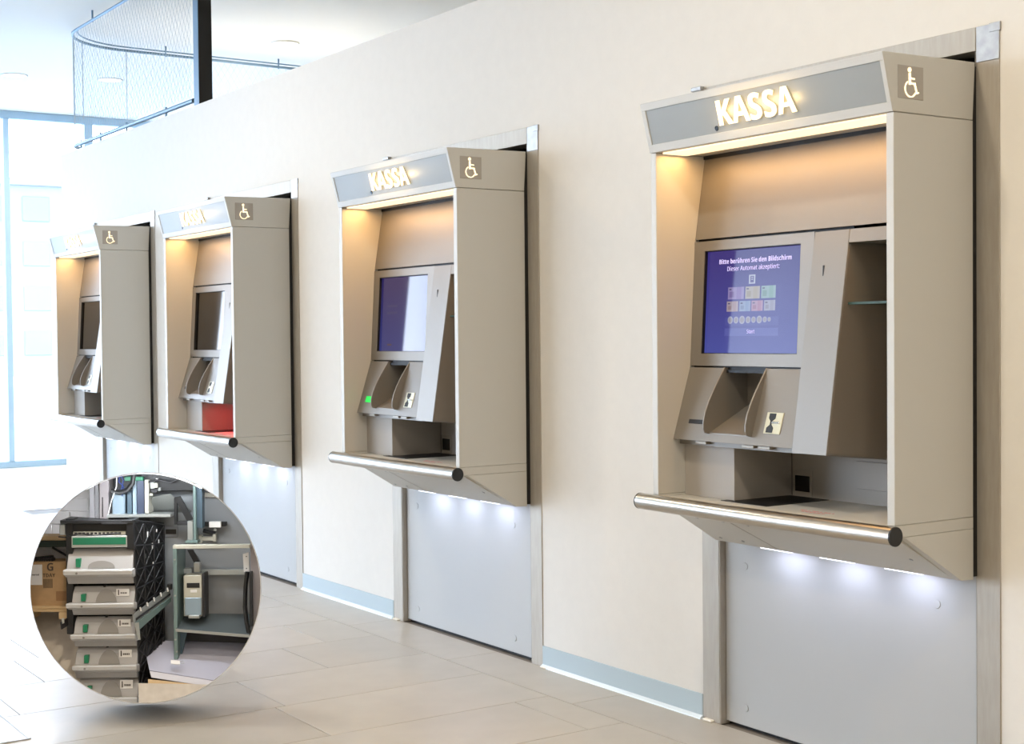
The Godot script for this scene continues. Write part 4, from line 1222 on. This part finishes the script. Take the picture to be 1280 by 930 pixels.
	p = built("slide", [["plate", [[-0.2295, -0.0791, 0.24], [-0.197, -0.055, 0.12], [-0.197, -0.0831, 0.12], [-0.2268, -0.1038, 0.24]], 0.004]], M.s_dark, t)
	p = built("slide", [["plate", [[-0.2284, -0.0663, 0.235], [-0.2201, -0.0663, 0.235], [-0.2201, -0.0827, 0.235], [-0.2284, -0.0855, 0.235]], 0.003]], M.s_steel, t)
	p = built("side_frame", [["plate", [[0.0123, 0.2624, 0.2], [0.0811, 0.2297, 0.05], [0.0754, -0.2688, 0.05], [0.0289, -0.4041, 0.2]], 0.004]], M.s_black, t)
	p = built("lattice", [["tube", [[0.0131, 0.2599, 0.203], [0.0365, 0.1725, 0.153]], 0.0024], ["tube", [[0.0353, 0.25, 0.153], [0.0152, 0.1758, 0.203]], 0.0024], ["tube", [[0.0353, 0.25, 0.153], [0.0585, 0.1692, 0.103]], 0.0024], ["tube", [[0.0582, 0.2401, 0.103], [0.0365, 0.1725, 0.153]], 0.0024], ["tube", [[0.0582, 0.2401, 0.103], [0.0811, 0.166, 0.053]], 0.0024], ["tube", [[0.0818, 0.23, 0.053], [0.0585, 0.1692, 0.103]], 0.0024]], M.s_lattice, t)
	p = built("lattice_rail", [["tube", [[0.0131, 0.2599, 0.203], [0.0818, 0.23, 0.053]], 0.003]], M.s_lattice, t)
	p = built("lattice", [["tube", [[0.0152, 0.1758, 0.203], [0.0377, 0.095, 0.153]], 0.0024], ["tube", [[0.0365, 0.1725, 0.153], [0.0174, 0.0918, 0.203]], 0.0024], ["tube", [[0.0365, 0.1725, 0.153], [0.0587, 0.0984, 0.103]], 0.0024], ["tube", [[0.0585, 0.1692, 0.103], [0.0377, 0.095, 0.153]], 0.0024], ["tube", [[0.0585, 0.1692, 0.103], [0.0804, 0.102, 0.053]], 0.0024], ["tube", [[0.0811, 0.166, 0.053], [0.0587, 0.0984, 0.103]], 0.0024]], M.s_lattice, t)
	p = built("lattice_rail", [["tube", [[0.0152, 0.1758, 0.203], [0.0811, 0.166, 0.053]], 0.003]], M.s_lattice, t)
	p = built("lattice", [["tube", [[0.0174, 0.0918, 0.203], [0.0387, 0.0353, 0.153]], 0.0024], ["tube", [[0.0377, 0.095, 0.153], [0.0191, 0.0271, 0.203]], 0.0024], ["tube", [[0.0377, 0.095, 0.153], [0.0589, 0.0439, 0.103]], 0.0024], ["tube", [[0.0587, 0.0984, 0.103], [0.0387, 0.0353, 0.153]], 0.0024], ["tube", [[0.0587, 0.0984, 0.103], [0.0798, 0.0527, 0.053]], 0.0024], ["tube", [[0.0804, 0.102, 0.053], [0.0589, 0.0439, 0.103]], 0.0024]], M.s_lattice, t)
	p = built("lattice_rail", [["tube", [[0.0174, 0.0918, 0.203], [0.0804, 0.102, 0.053]], 0.003]], M.s_lattice, t)
	p = built("lattice", [["tube", [[0.0191, 0.0271, 0.203], [0.0396, -0.0243, 0.153]], 0.0024], ["tube", [[0.0387, 0.0353, 0.153], [0.0207, -0.0376, 0.203]], 0.0024], ["tube", [[0.0387, 0.0353, 0.153], [0.0591, -0.0106, 0.103]], 0.0024], ["tube", [[0.0589, 0.0439, 0.103], [0.0396, -0.0243, 0.153]], 0.0024], ["tube", [[0.0589, 0.0439, 0.103], [0.0792, 0.0035, 0.053]], 0.0024], ["tube", [[0.0798, 0.0527, 0.053], [0.0591, -0.0106, 0.103]], 0.0024]], M.s_lattice, t)
	p = built("lattice_rail", [["tube", [[0.0191, 0.0271, 0.203], [0.0798, 0.0527, 0.053]], 0.003]], M.s_lattice, t)
	p = built("lattice", [["tube", [[0.0207, -0.0376, 0.203], [0.0406, -0.0899, 0.153]], 0.0024], ["tube", [[0.0396, -0.0243, 0.153], [0.0225, -0.1087, 0.203]], 0.0024], ["tube", [[0.0396, -0.0243, 0.153], [0.0593, -0.0706, 0.103]], 0.0024], ["tube", [[0.0591, -0.0106, 0.103], [0.0406, -0.0899, 0.153]], 0.0024], ["tube", [[0.0591, -0.0106, 0.103], [0.0786, -0.0507, 0.053]], 0.0024], ["tube", [[0.0792, 0.0035, 0.053], [0.0593, -0.0706, 0.103]], 0.0024]], M.s_lattice, t)
	p = built("lattice_rail", [["tube", [[0.0207, -0.0376, 0.203], [0.0792, 0.0035, 0.053]], 0.003]], M.s_lattice, t)
	p = built("lattice", [["tube", [[0.0225, -0.1087, 0.203], [0.0416, -0.1555, 0.153]], 0.0024], ["tube", [[0.0406, -0.0899, 0.153], [0.0244, -0.1798, 0.203]], 0.0024], ["tube", [[0.0406, -0.0899, 0.153], [0.0595, -0.1305, 0.103]], 0.0024], ["tube", [[0.0593, -0.0706, 0.103], [0.0416, -0.1555, 0.153]], 0.0024], ["tube", [[0.0593, -0.0706, 0.103], [0.078, -0.1049, 0.053]], 0.0024], ["tube", [[0.0786, -0.0507, 0.053], [0.0595, -0.1305, 0.103]], 0.0024]], M.s_lattice, t)
	p = built("lattice_rail", [["tube", [[0.0225, -0.1087, 0.203], [0.0786, -0.0507, 0.053]], 0.003]], M.s_lattice, t)
	p = built("lattice", [["tube", [[0.0244, -0.1798, 0.203], [0.0427, -0.2211, 0.153]], 0.0024], ["tube", [[0.0416, -0.1555, 0.153], [0.0262, -0.251, 0.203]], 0.0024], ["tube", [[0.0416, -0.1555, 0.153], [0.0597, -0.1905, 0.103]], 0.0024], ["tube", [[0.0595, -0.1305, 0.103], [0.0427, -0.2211, 0.153]], 0.0024], ["tube", [[0.0595, -0.1305, 0.103], [0.0774, -0.1591, 0.053]], 0.0024], ["tube", [[0.078, -0.1049, 0.053], [0.0597, -0.1905, 0.103]], 0.0024]], M.s_lattice, t)
	p = built("lattice_rail", [["tube", [[0.0244, -0.1798, 0.203], [0.078, -0.1049, 0.053]], 0.003]], M.s_lattice, t)
	p = built("lattice", [["tube", [[0.0262, -0.251, 0.203], [0.0437, -0.2867, 0.153]], 0.0024], ["tube", [[0.0427, -0.2211, 0.153], [0.028, -0.3221, 0.203]], 0.0024], ["tube", [[0.0427, -0.2211, 0.153], [0.0599, -0.2505, 0.103]], 0.0024], ["tube", [[0.0597, -0.1905, 0.103], [0.0437, -0.2867, 0.153]], 0.0024], ["tube", [[0.0597, -0.1905, 0.103], [0.0767, -0.2132, 0.053]], 0.0024], ["tube", [[0.0774, -0.1591, 0.053], [0.0599, -0.2505, 0.103]], 0.0024]], M.s_lattice, t)
	p = built("lattice_rail", [["tube", [[0.0262, -0.251, 0.203], [0.0774, -0.1591, 0.053]], 0.003]], M.s_lattice, t)
	p = built("lattice", [["tube", [[0.028, -0.3221, 0.203], [0.0446, -0.3464, 0.153]], 0.0024], ["tube", [[0.0437, -0.2867, 0.153], [0.0297, -0.3868, 0.203]], 0.0024], ["tube", [[0.0437, -0.2867, 0.153], [0.0601, -0.305, 0.103]], 0.0024], ["tube", [[0.0599, -0.2505, 0.103], [0.0446, -0.3464, 0.153]], 0.0024], ["tube", [[0.0599, -0.2505, 0.103], [0.0762, -0.2625, 0.053]], 0.0024], ["tube", [[0.0767, -0.2132, 0.053], [0.0601, -0.305, 0.103]], 0.0024]], M.s_lattice, t)
	p = built("lattice_rail", [["tube", [[0.028, -0.3221, 0.203], [0.0767, -0.2132, 0.053]], 0.003]], M.s_lattice, t)
	p = built("lattice_upright", [["tube", [[0.0131, 0.2599, 0.203], [0.0297, -0.3868, 0.203]], 0.003]], M.s_lattice, t)
	p = built("lattice_upright", [["tube", [[0.0353, 0.25, 0.153], [0.0446, -0.3464, 0.153]], 0.003]], M.s_lattice, t)
	p = built("lattice_upright", [["tube", [[0.0582, 0.2401, 0.103], [0.0601, -0.305, 0.103]], 0.003]], M.s_lattice, t)
	p = built("lattice_upright", [["tube", [[0.0818, 0.23, 0.053], [0.0762, -0.2625, 0.053]], 0.003]], M.s_lattice, t)
	p = built("pin", [["tube", [[0.0436, 0.2176, 0.1355], [0.0438, 0.1974, 0.1355]], 0.0022]], M.s_white, t)
	p = built("pin", [["tube", [[0.054, 0.1754, 0.113], [0.0541, 0.1521, 0.113]], 0.0022]], M.s_white, t)
	p = built("pin", [["tube", [[0.0641, 0.2216, 0.0905], [0.0641, 0.2105, 0.0905]], 0.0022]], M.s_white, t)
	p = built("pin", [["tube", [[0.0688, 0.1834, 0.08], [0.0688, 0.1651, 0.08]], 0.0022]], M.s_white, t)
	p = built("pin", [["tube", [[0.038, 0.1426, 0.1505], [0.0383, 0.126, 0.1505]], 0.0022]], M.s_white, t)
	p = built("pin", [["tube", [[0.0557, 0.1089, 0.11], [0.0557, 0.1012, 0.11]], 0.0022]], M.s_white, t)
	t = inset("slide_rail", "zinc plated slide rail with pins sticking out beside the second cassette", "rail", [0.0731, -0.0805, 0.2])
	p = built("rail", [["plate", [[0.0187, -0.0536, 0.245], [0.1078, 0.0107, 0.09], [0.1106, -0.0147, 0.09], [0.0269, -0.0974, 0.245]], 0.004]], M.s_steel, t)
	p = built("rail_lip", [["plate", [[0.0337, -0.0801, 0.25], [0.1158, -0.0188, 0.1], [0.1158, -0.0329, 0.1], [0.0364, -0.1102, 0.25]], 0.008]], M.s_steel_green, t)
	p = built("runner", [["plate", [[0.0307, -0.0666, 0.249], [0.1115, -0.0056, 0.094], [0.1115, -0.0113, 0.094], [0.0307, -0.0748, 0.249]], 0.002]], M.s_dark, t)
	p = built("pin", [["tube", [[0.0409, -0.046, 0.225], [0.0381, -0.0322, 0.225]], 0.003]], M.s_white, t)
	p = built("pin", [["tube", [[0.0567, -0.0343, 0.195], [0.0539, -0.0205, 0.195]], 0.003]], M.s_white, t)
	p = built("pin", [["tube", [[0.0727, -0.0225, 0.165], [0.0699, -0.0086, 0.165]], 0.003]], M.s_white, t)
	p = built("pin", [["tube", [[0.0891, -0.0105, 0.135], [0.0863, 0.0035, 0.135]], 0.003]], M.s_white, t)
	p = built("pin", [["tube", [[0.1057, 0.0017, 0.105], [0.1029, 0.0158, 0.105]], 0.003]], M.s_white, t)
	p = built("bracket", [["plate", [[0.0268, -0.082, 0.255], [0.0404, -0.0792, 0.255], [0.0459, -0.1394, 0.255], [0.0377, -0.1394, 0.255]], 0.004]], M.s_steel, t)
	p = built("knob", [["box", 0.1017, 0.1158, 0.0066, 0.0263, 0.08, 0.1, 0.0015]], M.s_black, t)
	t = inset("cash_cassette", "topmost grey plastic cash cassette with a wide lid and no sticker", "cassette", [-0.1011, 0.0439, 0.2], "cash cassettes in the black rack")
	p = built("shell", [["sweep", [[0.1, 0.1575], [0.185, 0.1665], [0.205, 0.1438], [0.222, 0.1003], [0.222, 0.0725], [0.208, 0.0478], [0.1, 0.032]], -0.2144, 0.0123, 0.002]], M.s_case, t)
	p = built("lip", [["sweep", [[0.205, 0.1006], [0.247, 0.1012], [0.251, 0.0967], [0.249, 0.0839], [0.225, 0.0729], [0.205, 0.0701]], -0.2189, 0.0188, 0.003]], M.s_case_light, t)
	p = built("grip", [["fan", [[-0.1404, 0.1021, 0.226], [-0.1398, 0.1107, 0.2227], [-0.1358, 0.1167, 0.2205], [-0.1288, 0.1213, 0.2187], [-0.1195, 0.1247, 0.2174], [-0.1084, 0.1268, 0.2166], [-0.0964, 0.1275, 0.2164], [-0.0842, 0.1268, 0.2166], [-0.0727, 0.1247, 0.2174], [-0.0626, 0.1213, 0.2187], [-0.0547, 0.1167, 0.2205], [-0.0494, 0.1107, 0.2227], [-0.0469, 0.1021, 0.226]], 0.002]], M.s_case_shade, t)  # raised dark plate painting the shade of the grip hollow
	p = built("latch", [["box", -0.1817, -0.1665, 0.1072, 0.1363, 0.195, 0.226, 0.001]], M.s_green_bright, t, "green latch")
	p = built("hole", [["disc", [-0.1718, 0.089, 0.2495], 0.004, 0.0015]], M.s_case_shade, t)
	t = inset("cash_cassette", "second grey cash cassette from the top beside the zinc slide rail", "cassette", [-0.0907, -0.0639, 0.2], "cash cassettes in the black rack")
	p = built("shell", [["sweep", [[0.1, 0.0249], [0.185, 0.0361], [0.205, 0.0188], [0.222, -0.0163], [0.222, -0.0393], [0.208, -0.0598], [0.1, -0.0781]], -0.1979, 0.0165, 0.002]], M.s_case, t)
	p = built("lip", [["sweep", [[0.205, -0.0169], [0.247, -0.0144], [0.251, -0.0179], [0.249, -0.0286], [0.225, -0.0388], [0.205, -0.0421]], -0.2107, 0.0229, 0.003]], M.s_case_light, t)
	p = built("grip", [["fan", [[-0.115, -0.0146, 0.2258], [-0.1132, 0.0002, 0.2188], [-0.109, 0.0106, 0.2139], [-0.1034, 0.0186, 0.2101], [-0.0981, 0.024, 0.2043], [-0.092, 0.0273, 0.2006], [-0.0853, 0.0284, 0.1994], [-0.078, 0.0273, 0.2006], [-0.0698, 0.024, 0.2043], [-0.0612, 0.0186, 0.2101], [-0.0535, 0.0106, 0.2139], [-0.0465, 0.0002, 0.2188], [-0.0407, -0.0146, 0.2258]], 0.002]], M.s_case_shade, t)
	p = built("latch", [["box", -0.1652, -0.15, -0.0104, 0.0136, 0.195, 0.226, 0.001]], M.s_green_bright, t, "green latch")
	p = built("sticker", [["plate", [[-0.048, 0.0285, 0.207], [-0.0038, 0.0285, 0.207], [-0.0019, 0.0055, 0.214], [-0.0461, 0.0055, 0.214]], 0.001]], M.s_white, t, "white printed sticker")
	built("printed_bar", [["plate", [[-0.0421, 0.0256, 0.2085], [-0.0385, 0.0256, 0.2085], [-0.0367, 0.0088, 0.2148], [-0.0403, 0.0088, 0.2148]], 0.001]], M.s_ink, p)
	built("printed_line", [["plate", [[-0.0323, 0.0178, 0.212], [-0.0295, 0.0178, 0.212], [-0.029, 0.0128, 0.2138], [-0.0318, 0.0128, 0.2138]], 0.001], ["plate", [[-0.0276, 0.0178, 0.212], [-0.0248, 0.0178, 0.212], [-0.0243, 0.0128, 0.2138], [-0.0271, 0.0128, 0.2138]], 0.001], ["plate", [[-0.0229, 0.0178, 0.212], [-0.0201, 0.0178, 0.212], [-0.0196, 0.0128, 0.2138], [-0.0224, 0.0128, 0.2138]], 0.001], ["plate", [[-0.0182, 0.0178, 0.212], [-0.0154, 0.0178, 0.212], [-0.015, 0.0128, 0.2138], [-0.0177, 0.0128, 0.2138]], 0.001], ["plate", [[-0.0135, 0.0178, 0.212], [-0.0107, 0.0178, 0.212], [-0.0103, 0.0128, 0.2138], [-0.013, 0.0128, 0.2138]], 0.001]], M.s_ink, p)
	p = built("catch", [["box", -0.0977, -0.0894, 0.0327, 0.0383, 0.17, 0.19, 0.0005]], M.s_black, t)
	p = built("hole", [["disc", [-0.1554, -0.0244, 0.2495], 0.004, 0.0015]], M.s_case_shade, t)
	t = inset("cash_cassette", "third grey cash cassette from the top just below the slide rail", "cassette", [-0.0859, -0.1732, 0.2], "cash cassettes in the black rack")
	p = built("shell", [["sweep", [[0.1, -0.0823], [0.185, -0.0693], [0.205, -0.0871], [0.222, -0.1233], [0.222, -0.1472], [0.208, -0.1689], [0.1, -0.1895]], -0.1923, 0.0206, 0.002]], M.s_case, t)
	p = built("lip", [["sweep", [[0.205, -0.1242], [0.247, -0.1209], [0.251, -0.1245], [0.249, -0.1357], [0.225, -0.1466], [0.205, -0.1504]], -0.1969, 0.0271, 0.003]], M.s_case_light, t)
	p = built("grip", [["fan", [[-0.1102, -0.1215, 0.2258], [-0.1084, -0.1062, 0.2188], [-0.1041, -0.0955, 0.214], [-0.0986, -0.0872, 0.2102], [-0.0932, -0.0816, 0.2044], [-0.0872, -0.0783, 0.2007], [-0.0805, -0.0771, 0.1995], [-0.0731, -0.0783, 0.2007], [-0.065, -0.0816, 0.2044], [-0.0563, -0.0872, 0.2102], [-0.0487, -0.0955, 0.214], [-0.0417, -0.1062, 0.2188], [-0.0359, -0.1215, 0.2258]], 0.002]], M.s_case_shade, t)
	p = built("latch", [["box", -0.1597, -0.1445, -0.1171, -0.0921, 0.195, 0.226, 0.001]], M.s_green_bright, t, "green latch")
	p = built("sticker", [["plate", [[-0.0438, -0.0769, 0.207], [0.0003, -0.0769, 0.207], [0.0022, -0.1008, 0.214], [-0.0419, -0.1008, 0.214]], 0.001]], M.s_white, t, "white printed sticker")
	built("printed_bar", [["plate", [[-0.0379, -0.0799, 0.2085], [-0.0343, -0.0799, 0.2085], [-0.0326, -0.0974, 0.2148], [-0.0362, -0.0974, 0.2148]], 0.001]], M.s_ink, p)
	built("printed_line", [["plate", [[-0.0281, -0.0881, 0.212], [-0.0254, -0.0881, 0.212], [-0.0249, -0.0932, 0.2138], [-0.0276, -0.0932, 0.2138]], 0.001], ["plate", [[-0.0234, -0.0881, 0.212], [-0.0207, -0.0881, 0.212], [-0.0202, -0.0932, 0.2138], [-0.023, -0.0932, 0.2138]], 0.001], ["plate", [[-0.0187, -0.0881, 0.212], [-0.016, -0.0881, 0.212], [-0.0155, -0.0932, 0.2138], [-0.0183, -0.0932, 0.2138]], 0.001], ["plate", [[-0.0141, -0.0881, 0.212], [-0.0113, -0.0881, 0.212], [-0.0108, -0.0932, 0.2138], [-0.0136, -0.0932, 0.2138]], 0.001], ["plate", [[-0.0094, -0.0881, 0.212], [-0.0066, -0.0881, 0.212], [-0.0061, -0.0932, 0.2138], [-0.0089, -0.0932, 0.2138]], 0.001]], M.s_ink, p)
	p = built("catch", [["box", -0.0928, -0.0845, -0.0726, -0.067, 0.17, 0.19, 0.0005]], M.s_black, t)
	p = built("hole", [["disc", [-0.1499, -0.1313, 0.2495], 0.004, 0.0015]], M.s_case_shade, t)
	t = inset("cash_cassette", "fourth grey cash cassette from the top in the black rack", "cassette", [-0.0831, -0.2824, 0.2], "cash cassettes in the black rack")
	p = built("shell", [["sweep", [[0.1, -0.1881], [0.185, -0.1733], [0.205, -0.1919], [0.222, -0.2297], [0.222, -0.2549], [0.208, -0.2779], [0.1, -0.3009]], -0.1896, 0.0234, 0.002]], M.s_case, t)
	p = built("lip", [["sweep", [[0.205, -0.2309], [0.247, -0.2269], [0.251, -0.2306], [0.249, -0.2424], [0.225, -0.2542], [0.205, -0.2584]], -0.1914, 0.0298, 0.003]], M.s_case_light, t)
	p = built("grip", [["fan", [[-0.1074, -0.2278, 0.2259], [-0.1056, -0.2118, 0.2189], [-0.1014, -0.2006, 0.214], [-0.0958, -0.1919, 0.2102], [-0.0904, -0.1862, 0.2045], [-0.0844, -0.1827, 0.2008], [-0.0777, -0.1815, 0.1996], [-0.0703, -0.1827, 0.2008], [-0.0622, -0.1862, 0.2045], [-0.0536, -0.1919, 0.2102], [-0.0459, -0.2006, 0.214], [-0.0389, -0.2118, 0.2189], [-0.0332, -0.2278, 0.2259]], 0.002]], M.s_case_shade, t)
	p = built("latch", [["box", -0.1569, -0.1418, -0.2232, -0.1969, 0.195, 0.226, 0.001]], M.s_green_bright, t, "green latch")
	p = built("sticker", [["plate", [[-0.0411, -0.1812, 0.207], [0.0031, -0.1812, 0.207], [0.005, -0.2062, 0.214], [-0.0392, -0.2062, 0.214]], 0.001]], M.s_white, t, "white printed sticker")
	built("printed_bar", [["plate", [[-0.0352, -0.1844, 0.2085], [-0.0316, -0.1844, 0.2085], [-0.0298, -0.2026, 0.2148], [-0.0334, -0.2026, 0.2148]], 0.001]], M.s_ink, p)
	built("printed_line", [["plate", [[-0.0254, -0.1928, 0.212], [-0.0226, -0.1928, 0.212], [-0.0221, -0.1982, 0.2138], [-0.0249, -0.1982, 0.2138]], 0.001], ["plate", [[-0.0207, -0.1928, 0.212], [-0.0179, -0.1928, 0.212], [-0.0174, -0.1982, 0.2138], [-0.0202, -0.1982, 0.2138]], 0.001], ["plate", [[-0.016, -0.1928, 0.212], [-0.0132, -0.1928, 0.212], [-0.0127, -0.1982, 0.2138], [-0.0155, -0.1982, 0.2138]], 0.001], ["plate", [[-0.0113, -0.1928, 0.212], [-0.0085, -0.1928, 0.212], [-0.0081, -0.1982, 0.2138], [-0.0108, -0.1982, 0.2138]], 0.001], ["plate", [[-0.0066, -0.1928, 0.212], [-0.0039, -0.1928, 0.212], [-0.0034, -0.1982, 0.2138], [-0.0061, -0.1982, 0.2138]], 0.001]], M.s_ink, p)
	p = built("catch", [["box", -0.0901, -0.0818, -0.1765, -0.1709, 0.17, 0.19, 0.0005]], M.s_black, t)
	p = built("hole", [["disc", [-0.1472, -0.2378, 0.2495], 0.004, 0.0015]], M.s_case_shade, t)
	t = inset("cash_cassette", "lowest grey cash cassette at the bottom edge of the added inset drum", "cassette", [-0.0776, -0.3985, 0.2], "cash cassettes in the black rack")
	p = built("shell", [["sweep", [[0.1, -0.2939], [0.185, -0.2773], [0.205, -0.2982], [0.222, -0.3401], [0.222, -0.368], [0.208, -0.3939], [0.1, -0.4194]], -0.1813, 0.0261, 0.002]], M.s_case, t)
	p = built("lip", [["sweep", [[0.205, -0.3414], [0.247, -0.337], [0.251, -0.3411], [0.249, -0.3542], [0.225, -0.3673], [0.205, -0.3719]], -0.175, 0.0326, 0.003]], M.s_case_light, t)
	p = built("grip", [["fan", [[-0.1019, -0.338, 0.226], [-0.1, -0.3202, 0.219], [-0.0958, -0.3079, 0.2141], [-0.0903, -0.2982, 0.2103], [-0.0848, -0.2918, 0.2047], [-0.0788, -0.2879, 0.2011], [-0.0721, -0.2866, 0.1998], [-0.0647, -0.2879, 0.2011], [-0.0566, -0.2918, 0.2047], [-0.048, -0.2982, 0.2103], [-0.0404, -0.3079, 0.2141], [-0.0334, -0.3202, 0.219], [-0.0276, -0.338, 0.226]], 0.002]], M.s_case_shade, t)
	p = built("latch", [["box", -0.1487, -0.1335, -0.3329, -0.3038, 0.195, 0.226, 0.001]], M.s_green_bright, t, "green latch")
	p = built("sticker", [["plate", [[-0.0383, -0.2864, 0.207], [0.0059, -0.2864, 0.207], [0.0077, -0.314, 0.214], [-0.0364, -0.314, 0.214]], 0.001]], M.s_white, t, "white printed sticker")
	built("printed_bar", [["plate", [[-0.0324, -0.2899, 0.2085], [-0.0288, -0.2899, 0.2085], [-0.0271, -0.3101, 0.2148], [-0.0307, -0.3101, 0.2148]], 0.001]], M.s_ink, p)
	built("printed_line", [["plate", [[-0.0226, -0.2993, 0.212], [-0.0199, -0.2993, 0.212], [-0.0194, -0.3052, 0.2138], [-0.0221, -0.3052, 0.2138]], 0.001], ["plate", [[-0.0179, -0.2993, 0.212], [-0.0152, -0.2993, 0.212], [-0.0147, -0.3052, 0.2138], [-0.0174, -0.3052, 0.2138]], 0.001], ["plate", [[-0.0132, -0.2993, 0.212], [-0.0105, -0.2993, 0.212], [-0.01, -0.3052, 0.2138], [-0.0127, -0.3052, 0.2138]], 0.001], ["plate", [[-0.0085, -0.2993, 0.212], [-0.0058, -0.2993, 0.212], [-0.0053, -0.3052, 0.2138], [-0.0081, -0.3052, 0.2138]], 0.001], ["plate", [[-0.0039, -0.2993, 0.212], [-0.0011, -0.2993, 0.212], [-0.0006, -0.3052, 0.2138], [-0.0034, -0.3052, 0.2138]], 0.001]], M.s_ink, p)
	p = built("catch", [["box", -0.0845, -0.0762, -0.2804, -0.2748, 0.17, 0.19, 0.0005]], M.s_black, t)
	p = built("hole", [["disc", [-0.1389, -0.349, 0.2495], 0.004, 0.0015]], M.s_case_shade, t)
